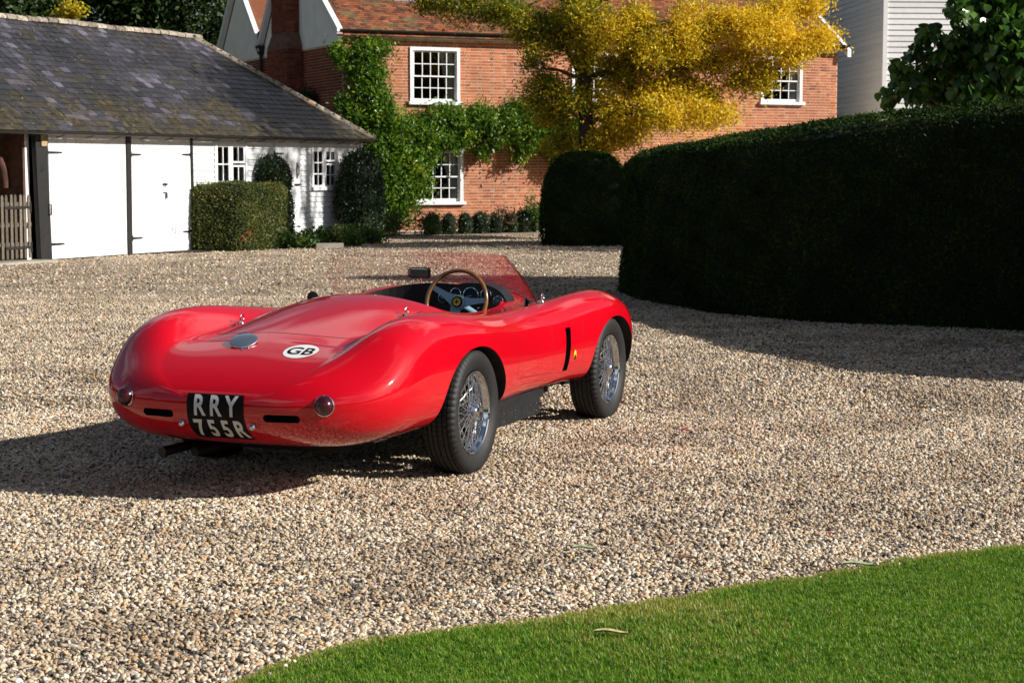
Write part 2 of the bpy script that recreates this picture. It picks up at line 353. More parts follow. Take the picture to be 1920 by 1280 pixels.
def wob(P, s=1.0):
    return (np.sin(P[:, 0]*2.1*s+1.3*np.sin(P[:, 2]*1.7*s))+np.sin(P[:, 1]*2.7*s+P[:, 2]*1.1*s+.5)+np.sin(P[:, 2]*3.3*s+P[:, 0]*1.9*s))/3
def sample_quads(Q, density, disp=.05, jit=.02):
    """Q: (n,4,3) quads, outward order. returns points, normals"""
    Q = np.asarray(Q, float); nr = np.cross(Q[:, 1]-Q[:, 0], Q[:, 3]-Q[:, 0])+np.cross(Q[:, 3]-Q[:, 2], Q[:, 1]-Q[:, 2])
    ar = np.linalg.norm(nr, axis=1)/2; nr = unit(nr); cnt = rng.poisson(ar*density)
    idx = np.repeat(np.arange(len(Q)), cnt); u = rng.random((len(idx), 1)); v = rng.random((len(idx), 1)); q = Q[idx]
    P = q[:, 0]*(1-u)*(1-v)+q[:, 1]*u*(1-v)+q[:, 2]*u*v+q[:, 3]*(1-u)*v
    nn = nr[idx]; d = wob(P, 1.)*disp+wob(P, 3.7)*disp*.5+np.abs(rng.normal(size=len(P)))*jit
    return P+nn*d[:, None], nn
def clip_shrub(name, Q, mat, core, density, size, label=None, cat=None, group=None, disp=.05, jit=.03, origin=None, bw=.45, aspect=.45, parent=None, tsh=0.):
    Q = np.asarray(Q, float); o0 = np.array(origin if origin is not None else Q.reshape(-1, 3).mean(0)*[1, 1, 0])
    root = parent or tag(empty(name, tuple(o0)), label, cat, group)
    V = (Q.reshape(-1, 3)-o0); ctr = V.mean(0); V = ctr+(V-ctr)*.965 if np.ptp(V[:, 0]) < 4 else V*np.array([1, 1, .995])+np.array([.05, .045, 0])
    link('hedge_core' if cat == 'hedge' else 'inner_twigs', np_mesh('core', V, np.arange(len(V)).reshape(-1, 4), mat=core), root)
    Q = Q[Q.reshape(len(Q), -1, 3)[:, :, 1].mean(1) > (13.2 if cat == 'hedge' else -9)]; P, nn = sample_quads(Q, density, disp, jit)
    tint = np.clip(rng.beta(2, 2.5, len(P))*.85+.22*wob(P, 2.3)+.16*wob(P+3, 6.1)+tsh, 0, 1)
    leaf_obj('foliage', P, size*(.7+.6*rng.random(len(P))), mat, tint, root, o0, kind='stuff', bias=nn, bw=bw, aspect=aspect)
    return root
def dome_quads(c, rx, ry, h, e=2.4, z0=0., nu=22, nv=10, belly=.12, top=1.0):
    Q = []
    def P(u, v):
        th = 2*math.pi*u; t = v*math.pi/2
        r = math.cos(t)**(2/e) if v < 1 else 0; z = math.sin(t)**(2/e)
        r *= (1-belly*(1-z)**3)
        return (c[0]+rx*r*math.cos(th), c[1]+ry*r*math.sin(th), z0+h*z)
    for i in range(nu):
        for j in range(nv):
            Q.append([P(i/nu, j/nv), P((i+1)/nu, j/nv), P((i+1)/nu, (j+1)/nv), P(i/nu, (j+1)/nv)])
    return Q
def clumps(cs, n_sub, n_leaf, sub_r, flat=.6, shell=.6):
    """cs: list of (x,y,z,rx,ry,rz); returns leaf centres, clump tint"""
    P = []; T = []
    for (x, y, z, rx, ry, rz) in cs:
        k = max(1, int(n_sub)); d = unit(rng.normal(size=(k, 3))); rr = (shell+(1-shell)*rng.random((k, 1)))*rng.random((k, 1))**.25
        sc = np.array([x, y, z])+d*rr*np.array([rx, ry, rz])
        st = rng.normal(size=k)*.16
        for i in range(k):
            m_ = int(n_leaf*(.6+.8*rng.random())); g = rng.normal(size=(m_, 3))*sub_r*np.array([1, 1, flat])*(.7+.6*rng.random())
            P.append(sc[i]+g); T.append(st[i]+rng.normal(size=m_)*.17)
    return np.concatenate(P), np.concatenate(T)

# ================================================================== ground, gravel, lawn
mb = MB(); mb.add([(-300, -60, 0), (300, -60, 0), (300, 500, 0), (-300, 500, 0)], [(0, 1, 2, 3)])
tag(mb.build('ground', M['field'], loc=(0, 0, -.012)), kind='structure')
mb = MB()
for j in range(0, 14):
    mb.add([(-40, -20+j*5.5, 0), (40, -20+j*5.5, 0), (40, -20+(j+1)*5.5, 0), (-40, -20+(j+1)*5.5, 0)], [(0, 1, 2, 3)])
tag(mb.build('gravel_drive', M['gravel']), kind='structure')
edge_px = [(60, 1420), (300, 1330), (430, 1282), (520, 1247), (600, 1222), (700, 1203), (800, 1187), (900, 1176), (1000, 1160), (1080, 1146), (1160, 1130), (1280, 1113), (1400, 1091), (1500, 1075), (1600, 1060), (1680, 1046), (1750, 1034), (1840, 1024), (1920, 1018), (2150, 992), (2600, 960)]
edge0 = [gp(*p, .012 if p[0] < 950 else .032).to_2d() for p in edge_px]; edge = []
for i in range(len(edge0)-1):
    n_s = max(1, int((edge0[i+1]-edge0[i]).length/.05))
    for j in range(n_s):
        q_ = edge0[i].lerp(edge0[i+1], j/n_s); k_ = q_.x*9; edge.append(q_+Vector((0, .018*math.sin(k_)+.014*math.sin(k_*2.7+1)+random.uniform(-.012, .012))))
edge.append(edge0[-1])
lawn_poly = [(p.x, p.y) for p in edge] + [(12, 9.0), (12, -8), (-6, -8), (-3, 4.2)]
def in_poly(x, y, poly):
    c = np.zeros(len(x), bool); n = len(poly)
    for i in range(n):
        x1, y1 = poly[i]; x2, y2 = poly[i-1]
        cond = (y1 > y) != (y2 > y)
        c ^= cond & (x < (x2-x1)*(y-y1)/((y2-y1) if y2 != y1 else 1e-9)+x1)
    return c
bm = bmesh.new(); f = bm.faces.new([bm.verts.new((x, y, .02)) for x, y in lawn_poly]); 
if f.normal.z < 0: f.normal_flip()
r = bmesh.ops.extrude_face_region(bm, geom=[f]); bmesh.ops.translate(bm, verts=[v for v in r['geom'] if isinstance(v, bmesh.types.BMVert)], vec=(0, 0, -.04))
bmesh.ops.recalc_face_normals(bm, faces=bm.faces); me = bpy.data.meshes.new('lawn'); bm.to_mesh(me); bm.free()
tag(link('lawn', me, None, M['turf']), kind='structure')

def scatter(name, pts, rot, scl, src, label=None):
    me = bpy.data.meshes.new(name); me.vertices.add(len(pts)); me.vertices.foreach_set('co', np.asarray(pts, np.float32).ravel())
    for nm, a in (('rot', rot), ('scl', scl)):
        at = me.attributes.new(nm, 'FLOAT_VECTOR', 'POINT'); at.data.foreach_set('vector', np.asarray(a, np.float32).ravel())
    o = link(name, me); o['kind'] = 'stuff'
    ng = bpy.data.node_groups.new(name+'_scatter', 'GeometryNodeTree')
    ng.interface.new_socket('Geometry', in_out='INPUT', socket_type='NodeSocketGeometry'); ng.interface.new_socket('Geometry', in_out='OUTPUT', socket_type='NodeSocketGeometry')
    gi = ng.nodes.new('NodeGroupInput'); go = ng.nodes.new('NodeGroupOutput'); ip = ng.nodes.new('GeometryNodeInstanceOnPoints')
    ob = ng.nodes.new('GeometryNodeObjectInfo'); ob.inputs[0].default_value = src; ob.transform_space = 'ORIGINAL'
    ra = ng.nodes.new('GeometryNodeInputNamedAttribute'); ra.data_type = 'FLOAT_VECTOR'; ra.inputs[0].default_value = 'rot'
    sa = ng.nodes.new('GeometryNodeInputNamedAttribute'); sa.data_type = 'FLOAT_VECTOR'; sa.inputs[0].default_value = 'scl'
    L = ng.links.new
    L(gi.outputs[0], ip.inputs['Points']); L(ob.outputs['Geometry'], ip.inputs['Instance']); L(ra.outputs['Attribute'], ip.inputs['Rotation']); L(sa.outputs['Attribute'], ip.inputs['Scale'])
    L(ip.outputs[0], go.inputs[0])
    md = o.modifiers.new('scatter', 'NODES'); md.node_group = ng
    return o
bm = bmesh.new(); bmesh.ops.create_icosphere(bm, subdivisions=2, radius=.5)
for v in bm.verts:
    k = 1+.22*noise.noise(v.co*2.3+Vector((3, 1, 7))); v.co *= k; v.co.z *= .62
for fc in bm.faces: fc.smooth = True
me = bpy.data.meshes.new('pebble'); bm.to_mesh(me); bm.free(); me.materials.append(M['pebble'])
pebble = bpy.data.objects.new('pebble', me)      # source of the scatter, never linked to the scene
def pebble_field(n, D0, D1, s0, s1, zr):
    D = np.sqrt(rng.random(n)*(D1**2-D0**2)+D0**2); x = (rng.random(n)-.5)*.64*D
    k = ~in_poly(x, D, lawn_poly); x = x[k]; D = D[k]; n = len(x)
    s = s0+(s1-s0)*rng.random(n)**1.8
    und = .006*wob(np.stack([x, D, x*0], 1), 1.6)
    z = s*.12+rng.random(n)*zr+und
    P = np.stack([x, D, z], 1); rot = np.stack([rng.normal(size=n)*.5, rng.normal(size=n)*.5, rng.random(n)*6.28], 1)
    sc = np.stack([s*(.9+.5*rng.random(n)), s*(.7+.4*rng.random(n)), s*(.55+.4*rng.random(n))], 1)
    return P, rot, sc
fields = [pebble_field(235000, 5.3, 12.5, .009, .026, .008), pebble_field(170000, 12.5, 24, .013, .030, .006), pebble_field(45000, 24, 46, .022, .045, .004)]
scatter('gravel', np.concatenate([a[0] for a in fields]), np.concatenate([a[1] for a in fields]), np.concatenate([a[2] for a in fields]), pebble)

def tuft_src(name, dry=0.):
    V = []; F = []; T = []
    for i in range(16):
        a = random.random()*6.28; rr = random.random()**.5*.014; x, y = rr*math.cos(a), rr*math.sin(a)
        h = .009+.013*random.random(); wd = .0009+.0007*random.random(); la = random.random()*6.28; ln = h*random.uniform(.15, .9)
        ca, sa = math.cos(la), math.sin(la); px_, py_ = -sa*wd, ca*wd; n0 = len(V)
        V += [(x-px_, y-py_, 0), (x+px_, y+py_, 0), (x+ca*ln*.35+px_*.8, y+sa*ln*.35+py_*.8, h*.6), (x+ca*ln*.35-px_*.8, y+sa*ln*.35-py_*.8, h*.6), (x+ca*ln, y+sa*ln, h)]
        F += [(n0, n0+1, n0+2, n0+3), (n0+3, n0+2, n0+4, n0+4)]
        T += [min(1 if dry > .3 else .88, max(0, random.betavariate(2, 2.4)*.9+dry))]*5
    me = bpy.data.meshes.new(name); me.from_pydata(V, [], [f if len(set(f)) == 4 else f[:3] for f in F]); me.update()
    a = me.attributes.new('tint', 'FLOAT', 'POINT'); a.data.foreach_set('value', np.array(T, np.float32)); me.materials.append(M['grassblade'])
    return bpy.data.objects.new(name, me)
def grass_pts(n):
    D = rng.random(n)*5.2+4.6; x = rng.random(n)*8.0-3.4; k = in_poly(x, D, lawn_poly) & (np.abs(x) < .33*D+.3)
    return x[k], D[k]
gx, gy = grass_pts(330000)
ex = np.array([(p.x, p.y) for p in edge0])
def edge_dist(x, y):
    d = np.full(len(x), 9.)
    for i in range(len(ex)-1):
        a = ex[i]; b_ = ex[i+1]; ab = b_-a; t = np.clip(((x-a[0])*ab[0]+(y-a[1])*ab[1])/(ab@ab), 0, 1)
        d = np.minimum(d, np.hypot(x-a[0]-t*ab[0], y-a[1]-t*ab[1]))
    return d
ed = edge_dist(gx, gy)
pn = wob(np.stack([gx, gy, gx*0], 1), 1.5)
dm = gp(1130, 1155).to_2d(); dd = np.exp(-(((gx-dm.x)/.45)**2+((gy-dm.y)/.16)**2))
dryp = np.clip(.10+.25*(pn > .45)+.95*dd+.6*(ed < .06)+.25*(ed < .13), 0, 1)
dry = rng.random(len(gx)) < dryp
def put_grass(name, src, k):
    n = k.sum(); s = (.75+.6*rng.random(n))*(1+.25*pn[k])*np.where(ed[k] < .05, .8, 1.)
    scatter(name, np.stack([gx[k], gy[k], np.full(n, .018)], 1), np.stack([rng.normal(size=n)*.15, rng.normal(size=n)*.15, rng.random(n)*6.28], 1), np.stack([s, s, s*(.8+.4*rng.random(n))], 1), src)
pn2 = wob(np.stack([gx+4, gy*1.5, gx*0], 1), 3.1)+rng.normal(size=len(gx))*.35
put_grass('grass', tuft_src('grass_tuft', .06), ~dry & (pn2 < .1)); put_grass('grass', tuft_src('dark_tuft', -.14), ~dry & (pn2 >= .1) & (pn2 < .42)); put_grass('grass', tuft_src('light_tuft', .24), ~dry & (pn2 >= .42)); put_grass('dry_grass', tuft_src('dry_tuft', .55), dry)

# fallen leaves on gravel and lawn (each a thing)
def fallen(px, py, L, W, col, label, rz, z=.035):
    p = gp(px, py, z); mb = MB(); n = 9; vs = []
    for i in range(n):
        t = i/(n-1); ww = W*.5*math.sin(math.pi*t)**.7; zz = .005*math.sin(t*5)+.004
        vs += [(L*(t-.5), -ww, zz+.008), (L*(t-.5), 0, zz), (L*(t-.5), ww, zz+.01)]
    fs = []
    for i in range(n-1):
        for j in range(2): a = i*3+j; fs.append((a, a+3, a+4, a+1))
    mb.add(vs, fs); o = mb.build('fallen_leaf', simple('dead_leaf', col, .6, noise_amt=.3, noise_scale=60), loc=p, rot=(0, 0, rz), smooth=180)
    tag(o, label, 'leaf', 'fallen leaves')
fallen(1610, 1060, .13, .035, (.33, .42, .25), 'pale green fallen leaf on the gravel at the lawn edge', 0)
fallen(1096, 1029, .10, .03, (.30, .40, .22), 'grey green fallen leaf lying on open gravel', .1)
fallen(1290, 1048, .08, .05, (.16, .07, .03), 'curled brown fallen leaf on gravel above the lawn', .6)
fallen(1722, 765, .13, .06, (.09, .055, .03), 'dark brown leaf on gravel in front of the tall hedge', .1)
fallen(1146, 1188, .12, .02, (.55, .45, .25), 'straw coloured fallen leaf on the grass', -.05, .045)
fallen(1560, 1003, .05, .04, (.30, .04, .03), 'small dark red fallen leaf on the gravel', .9)
fallen(1285, 808, .06, .04, (.45, .06, .04), 'small red leaf on gravel right of the front wheel', .3)
fallen(1195, 690, .05, .04, (.50, .22, .08), 'small orange leaf on gravel beside the front wheel', .3)

# bits of leaf litter blown over the gravel
n_ = 420; D_ = np.sqrt(rng.random(n_)*(30**2-6**2)+36); X_ = (rng.random(n_)-.5)*.6*D_; k_ = ~in_poly(X_, D_, lawn_poly)
Pl = np.stack([X_[k_], D_[k_], .018+.012*rng.random(k_.sum())], 1)
m, nt, b = newmat('litter'); M['litter'] = m; at = N(nt, 'ShaderNodeAttribute', attribute_name='tint'); rp = ramp(nt, [(0, (.08, .045, .02)), (.4, (.22, .10, .03)), (.6, (.42, .12, .04)), (.8, (.55, .40, .08)), (1, (.16, .25, .05))], at.outputs['Fac'], 'CONSTANT'); nt.links.new(rp.outputs[0], b.inputs['Base Color'])
leaf_obj('leaf_litter', Pl, .022+.03*rng.random(len(Pl)), M['litter'], rng.random(len(Pl)), kind='stuff', bias=np.array([[0, 0, 1.]])*np.ones((len(Pl), 1)), bw=.8, aspect=.5)
# stones strayed on to the grass edge
sx_, sy_ = grass_pts(30000); e_ = edge_dist(sx_, sy_); k_ = rng.random(len(sx_)) < np.exp(-e_/.035)*.8; n_ = k_.sum(); s_ = .009+.012*rng.random(n_)
scatter('gravel', np.stack([sx_[k_], sy_[k_], np.full(n_, .026)], 1), rng.normal(size=(n_, 3)), np.stack([s_, s_*.8, s_*.7], 1), pebble)

# ================================================================== frames
class Frame:
    def __init__(s, O, d):
        s.O = Vector((O[0], O[1], 0)); d = Vector((d[0], d[1], 0)).normalized(); s.d = d; s.n = Vector((d.y, -d.x, 0)); s.rz = math.atan2(d.y, d.x)
    def hit(s, px, py, off=0.):       # pixel -> (local x, z) on the plane 'off' metres in front of the wall
        r = ray(px, py); P0 = s.O+s.n*off; t = (P0-CAMP).dot(s.n)/r.dot(s.n); p = CAMP+r*t
        return (p-s.O).dot(s.d), p.z
    def world(s, x, y, z): return s.O+s.d*x-s.n*y+Vector((0, 0, z))
def wall_with_holes(mb, x0, x1, z0, z1, y0, y1, holes, tint=.5):
    xs = sorted({x0, x1, *[h[0] for h in holes], *[h[1] for h in holes]}); zs = sorted({z0, z1, *[h[2] for h in holes], *[h[3] for h in holes]})
    xs = [x for x in xs if x0 <= x <= x1]; zs = [z for z in zs if z0 <= z <= z1]
    for i in range(len(xs)-1):
        run = None
        for j in range(len(zs)-1):
            cx, cz = (xs[i]+xs[i+1])/2, (zs[j]+zs[j+1])/2
            if any(h[0] < cx < h[1] and h[2] < cz < h[3] for h in holes): continue
            mb.box(xs[i], xs[i+1], y0, y1, zs[j], zs[j+1], tint)
class Pieces:
    """many alike boxes: the first nmax by priority become objects sharing meshes, the rest one 'stuff' part"""
    def __init__(s): s.p = []
    def add(s, c, dims, rot, tint, pr): s.p.append((pr, c, dims, rot, tint))
    def emit(s, name, rest, parent, mat, nmax=300, bevel=None):
        s.p.sort(key=lambda a: a[0]); cache = {}
        for pr, c, d, rot, t in s.p[:nmax]:
            key = (round(d[0], 3), round(d[1], 3), round(d[2], 3), round(t*9)/9)
            if key not in cache:
                mb = MB(); mb.box(-d[0]/2, d[0]/2, -d[1]/2, d[1]/2, -d[2]/2, d[2]/2, key[3]); cache[key] = mb.mesh(name); cache[key].materials.append(mat)
            link(name, cache[key], parent, None, c, rot)
        if len(s.p) > nmax:
            mb = MB()
            for pr, c, d, rot, t in s.p[nmax:]:
                R3 = rot.to_matrix() if hasattr(rot, 'to_matrix') else Matrix.Identity(3)
                mb.obox(c, R3 @ Vector((d[0]/2, 0, 0)), R3 @ Vector((0, d[1]/2, 0)), R3 @ Vector((0, 0, d[2]/2)), t)
            o = mb.build(rest, mat, parent); o['kind'] = 'stuff'
from mathutils import Euler
def lay_bricks(pc, x0, x1, z0, z1, holes, conv, focus, prb=0., phase=0):
    """conv(x,z)->(centre, rot)"""
    k = 0; z = z0
    while z+.065 <= z1+.001:
        x = x0-(.08 if k % 2 else .0)*1.; h = (k+phase) % 2
        while x < x1:
            L = .1025 if h else .215; h = 1-h
            a, b_ = max(x, x0), min(x+L, x1); segs = [(a, b_)]
            for (hx0, hx1, hz0, hz1) in holes:
                if hz0 < z+.06 and hz1 > z+.005:
                    ns = []
                    for (p, q) in segs:
                        if q <= hx0 or p >= hx1: ns.append((p, q))
                        else:
                            if p < hx0: ns.append((p, hx0))
                            if q > hx1: ns.append((hx1, q))
                    segs = ns
            for (p, q) in segs:
                if q-p > .03:
                    c, rot = conv((p+q)/2, z+.0325, random.uniform(-.002, .002))
                    pc.add(c, (q-p, .026, .0615), rot, min(1, max(0, random.betavariate(3, 3))), prb+math.hypot((p+q)/2-focus[0], z-focus[1]))
            x += L+.014
        z += .0755; k += 1

# ================================================================== brick house
HF = Frame((-4.26, 47.2), (.9135, .4067)); HL = 14.75; EAVE = 5.02
H = tag(empty('brick_house', HF.O, HF.rz), 'red brick two-storey farmhouse with white sash windows and an old clay tile roof', 'house')
def sash(parent, x0, x1, z0, z1, cols, rows, curtain='r', wallt=.16):
    fw = .085; mb = MB()      # frame: architrave, sill and sash rails
    mb.box(x0, x0+fw, -.035, .06, z0, z1); mb.box(x1-fw, x1, -.035, .06, z0, z1); mb.box(x0+fw, x1-fw, -.035, .06, z1-fw, z1)
    ix0, ix1, iz0, iz1 = x0+fw, x1-fw, z0+.06, z1-fw
    zm = (iz0+iz1)/2
    for a, b_, y in ((iz0, zm+.02, .045), (zm-.02, iz1, .015)):
        mb.box(ix0, ix0+.045, y, y+.03, a, b_); mb.box(ix1-.045, ix1, y, y+.03, a, b_)
        mb.box(ix0+.045, ix1-.045, y, y+.03, a, a+.045+(.03 if a == iz0 else -.01)); mb.box(ix0+.045, ix1-.045, y+.001, y+.029, b_-.04, b_)
    fr = mb.build('window', M['white_wood'], parent)
    s = MB(); s.box(x0-.05, x1+.06, -.10, .06, z0-.02, z0+.058); s.build('sill', M['white_wood'], fr)
    gx0, gx1 = ix0+.045, ix1-.045; half = rows//2; paneM = {}
    for part, (a, b_, y) in enumerate(((iz0+.075, zm-.02, .055), (zm+.015, iz1-.04, .025))):
        for i in range(1, cols):
            xx = gx0+(gx1-gx0)*i/cols; q = MB(); q.box(xx-.011, xx+.011, y-.008, y+.02, a, b_); q.build('glazing_bar', M['white_wood'], fr)
        for j in range(1, half):
            zz = a+(b_-a)*j/half; q = MB(); q.box(gx0, gx1, y-.006, y+.018, zz-.011, zz+.011); q.build('glazing_bar', M['white_wood'], fr)
        for i in range(cols):
            for j in range(half):
                xa = gx0+(gx1-gx0)*i/cols; xb = gx0+(gx1-gx0)*(i+1)/cols; za = a+(b_-a)*j/half; zb = a+(b_-a)*(j+1)/half
                q = MB(); e = random.uniform(-.002, .002); q.add([(xa, y+.006+e, za), (xb, y+.006-e, za), (xb, y+.006, zb), (xa, y+.006, zb)], [(0, 1, 2, 3)]); q.build('pane', M['glass'], fr)
    rm = MB(); D = .8; X0, X1, Z0, Z1 = x0-.2, x1+.2, z0-.2, z1+.15
    rm.add([(X0, .17, Z0), (X1, .17, Z0), (X1, .17+D, Z0), (X0, .17+D, Z0), (X0, .17, Z1), (X1, .17, Z1), (X1, .17+D, Z1), (X0, .17+D, Z1)], [(0, 1, 2, 3), (4, 7, 6, 5), (1, 5, 6, 2), (2, 6, 7, 3), (3, 7, 4, 0)])
    rm.build('room_behind', M['room'], fr)
    if curtain:
        for sd in curtain:
            cv = MB(); n = 22; vs = []
            for j in range(7):
                zz = z0+.05+(z1-z0-.1)*j/6; wd = (.18+.17*(j/6)**1.5)*(x1-x0)/1.1
                for i in range(n):
                    u = i/(n-1); xx = (x1-fw-.02-wd*u) if sd == 'r' else (x0+fw+.02+wd*u)
                    vs.append((xx, .11+.02*math.sin(u*34), zz))
            fs = [(j*n+i, j*n+i+1, (j+1)*n+i+1, (j+1)*n+i) for j in range(6) for i in range(n-1)]
            cv.add(vs, fs); cv.build('curtain', M['curtain'], fr, smooth=180)
    return fr
wins = []
def win_px(xa, xb, ya, yb):
    x0, z1 = HF.hit(xa, ya); x1, z0 = HF.hit(xb, yb); return [x0, x1, z0, z1]
W1 = win_px(768, 862, 88, 196); W2 = win_px(772, 868, 278, 382); W3 = win_px(1427, 1503, 106, 196); W4 = win_px(1072, 1158, 96, 196)

holes = [tuple(a) for a in (W1, W2, W3, W4)]
mb = MB(); wall_with_holes(mb, 0, HL, 0, 4.93, .006, .17, holes)
mb.box(0, .16, .171, 11.3, 0, 4.93); mb.box(HL-.16, HL, .171, 11.3, 0, 4.93)
mb.build('wall', M['mortar'], H)
pc = Pieces(); foc = HF.hit(950, 345)
lay_bricks(pc, 0, HL, .05, 4.92, holes, lambda x, z, e: (Vector((x, .0135+e*.7, z)), Euler((0, 0, 0))), foc)
pc.emit('brick', 'brickwork', H, M['brick'], 300)
pc = Pieces()
lay_bricks(pc, 0.02, 11.3, 1.5, 4.80, [(5.0, 6.2, 0, 9)], lambda x, z, e: (Vector((-.004+e, x, z)), Euler((0, 0, math.pi/2))), (0, 0), 100)
pc.emit('brick', 'gable_brickwork', H, M['dark_brick'], 0)
for i, (a, c_, rw) in enumerate(((W1, 'r', 4), (W2, 'r', 4), (W3, 'r', 4), (W4, 'rl', 4))):
    sash(H, *a, 5 if i < 2 else 4, rw, c_)
# frieze under the eaves with small dentils
mb = MB(); mb.box(-.0, HL, -.05, .011, 4.93, 5.04); mb.box(0, HL, -.12, .0, 5.0405, 5.08); mb.build('cornice', M['plaster'], H)
mb = MB()
k = .1
while k < HL: mb.box(k, k+.09, -.09, -.051, 4.945, 5.03); k += .2
o = mb.build('dentil_course', M['plaster'], H); o['kind'] = 'stuff'
# gutter
mb = MB(); n = 10
for i in range(n+1):
    a = math.pi*i/n; mb.v += [(-.15, -.21-.065*math.cos(a), 5.10-.065*math.sin(a)), (HL+.25, -.21-.065*math.cos(a), 5.10-.065*math.sin(a))]; mb.t += [.5, .5]
for i in range(n): mb.f.append((2*i, 2*i+1, 2*i+3, 2*i+2))
mb.build('gutter', M['iron'], H, smooth=180)
mb = MB(); q = HF.hit(686, 82)[0]; mb.tube([(q, -.2, 5.05), (q, -.16, 4.9), (q, -.05, 4.75), (q, -.05, .1)], .038); mb.build('downpipe', M['iron'], H, smooth=60)
# front roof (apex 4.2 back), behind roofs
APX = 4.2; APZ = 7.85; OV = -.24; sl = (APZ-5.0)/APX
zf = lambda y: 5.0+sl*y+.10
mb = MB()
mb.add([(-.18, OV, zf(OV)), (HL+.2, OV, zf(OV)), (HL+.2, APX, zf(APX)), (-.18, APX, zf(APX))], [(0, 1, 2, 3)])
mb.add([(-.18, APX, zf(APX)), (HL+.2, APX, zf(APX)), (HL+.2, 6.85, 5.1), (-.18, 6.85, 5.1)], [(0, 1, 2, 3)])
mb.add([(-.18, 6.85, 5.1), (HL+.2, 6.85, 5.1), (HL+.2, 9.2, 7.25), (-.18, 9.2, 7.25)], [(0, 1, 2, 3)])
mb.add([(-.18, 9.2, 7.25), (HL+.2, 9.2, 7.25), (HL+.2, 11.4, 5.0), (-.18, 11.4, 5.0)], [(0, 1, 2, 3)])
mb.build('roof', M['tile'], H)
pc = Pieces(); ang = math.atan(sl); slen = (APX-OV)/math.cos(ang); g_ = .10; rows = int(slen/g_); fx_, fz_ = HF.hit(720, 35)
dorm = HF.hit(775, 12)[0]
for r_ in range(rows):
    s_ = r_*g_; x = -.18+(.082 if r_ % 2 else 0)
    bt = random.random()*.15
    while x < HL+.15:
        y = OV+(s_+.07)*math.cos(ang); z = zf(OV)+(s_+.07)*math.sin(ang)+.016
        if not (dorm-.1 < x < dorm+1.35 and y > 1.35):
            pc.add(Vector((x+.08, y, z)), (.160, .16, .013), Euler((ang-.10+random.uniform(-.035, .035), random.uniform(-.03, .03), random.uniform(-.02, .02))), min(1, max(0, random.betavariate(2.2, 2.2)+bt-.07)), abs(x-(fx_+3.0))*.35+abs(s_-.4)*2)
        x += .165
pc.emit('roof_tile', 'roof_tiling', H, M['tile'], 300)
# white rendered gables and bargeboards on the left end
def gable(y0, ya, y1, ze0, za, ze1, xo=-.03):
    g = MB(); g.add([(xo, y0, 4.78), (xo, y1, 4.78), (xo, y1, ze1), (xo, ya, za), (xo, y0, ze0), (.1, y0, 4.78), (.1, y1, 4.78), (.1, y1, ze1), (.1, ya, za), (.1, y0, ze0)],
                    [(0, 1, 2, 3, 4)[::-1], (5, 6, 7, 8, 9), (0, 5, 6, 1), (0, 4, 9, 5), (1, 6, 7, 2)]); g.build('gable', M['plaster'], H)
    for (ya_, za_, yb_, zb_) in ((y0-.22, ze0+.0, ya, za+.14), (ya, za+.14, y1+.1, ze1+.0)):
        b_ = MB(); xa, xb = -.20, -.06
        b_.hexa([(xa, ya_, za_-.12), (xb, ya_, za_-.12), (xb, yb_, zb_-.12), (xa, yb_, zb_-.12), (xa, ya_, za_+.11), (xb, ya_, za_+.11), (xb, yb_, zb_+.11), (xa, yb_, zb_+.11)]); b_.build('bargeboard', M['white_wood'], H)
gable(0.02, APX, 6.8, 5.02, APZ-.02, 5.05); gable(6.95, 9.2, 11.3, 5.05, 7.1, 5.05)
b_ = MB(); b_.hexa([(HL+.16, -.26, zf(-.26)-.16), (HL+.28, -.26, zf(-.26)-.16), (HL+.28, APX, zf(APX)-.16), (HL+.16, APX, zf(APX)-.16), (HL+.16, -.26, zf(-.26)+.05), (HL+.28, -.26, zf(-.26)+.05), (HL+.28, APX, zf(APX)+.05), (HL+.16, APX, zf(APX)+.05)]); b_.build('bargeboard', M['white_wood'], H)
# chimney stack on the gable end
ch = MB(); ch.box(-.40, -.031, 3.45, 4.75, 0, 9.6); ch.box(-.46, -.0305, 3.2, 5.0, 0, 4.9)
ch.hexa([(-.46, 3.2, 4.9), (-.031, 3.2, 4.9), (-.031, 5.0, 4.9), (-.46, 5.0, 4.9), (-.401, 3.449, 5.25), (-.031, 3.449, 5.25), (-.031, 4.751, 5.25), (-.401, 4.751, 5.25)])
chim = ch.build('chimney', simple('sooty_mortar', (.17, .09, .065), .95, noise_amt=.3), H)
pc = Pieces()
for (fx0, fx1, z0_, z1_, X, Y0, Y1) in ((0, 0, 1.5, 4.88, -.46, 3.2, 5.0), (0, 0, 5.26, 9.5, -.40, 3.45, 4.75)):
    lay_bricks(pc, Y0, Y1, z0_, z1_, [], lambda x, z, e: (Vector((X-.002+e, x, z)), Euler((0, 0, math.pi/2))), (0, 0))
    lay_bricks(pc, X, -.04, z0_, z1_, [], lambda x, z, e: (Vector((x, Y0-.002+e, z)), Euler((0, 0, 0))), (0, 0))
mbs = MB()
for pr, c, d, rot, t in pc.p:
    R3 = rot.to_matrix(); mbs.obox(c, R3 @ Vector((d[0]/2, 0, 0)), R3 @ Vector((0, d[1]/2, 0)), R3 @ Vector((0, 0, d[2]/2)), t)
o = mbs.build('chimney_brickwork', M['dark_brick'], chim); o['kind'] = 'stuff'
# hopper and downpipe in the valley
mb = MB(); mb.hexa([(-.16, 6.75, 4.85), (-.04, 6.75, 4.85), (-.04, 6.95, 4.85), (-.16, 6.95, 4.85), (-.22, 6.66, 5.1), (-.04, 6.66, 5.1), (-.04, 7.04, 5.1), (-.22, 7.04, 5.1)])
mb.tube([(-.12, 6.85, 5.5), (-.12, 6.85, 5.1)], .07); mb.tube([(-.1, 6.85, 4.85), (-.1, 6.85, .1)], .05); mb.build('rain_hopper', M['iron'], H, smooth=40)
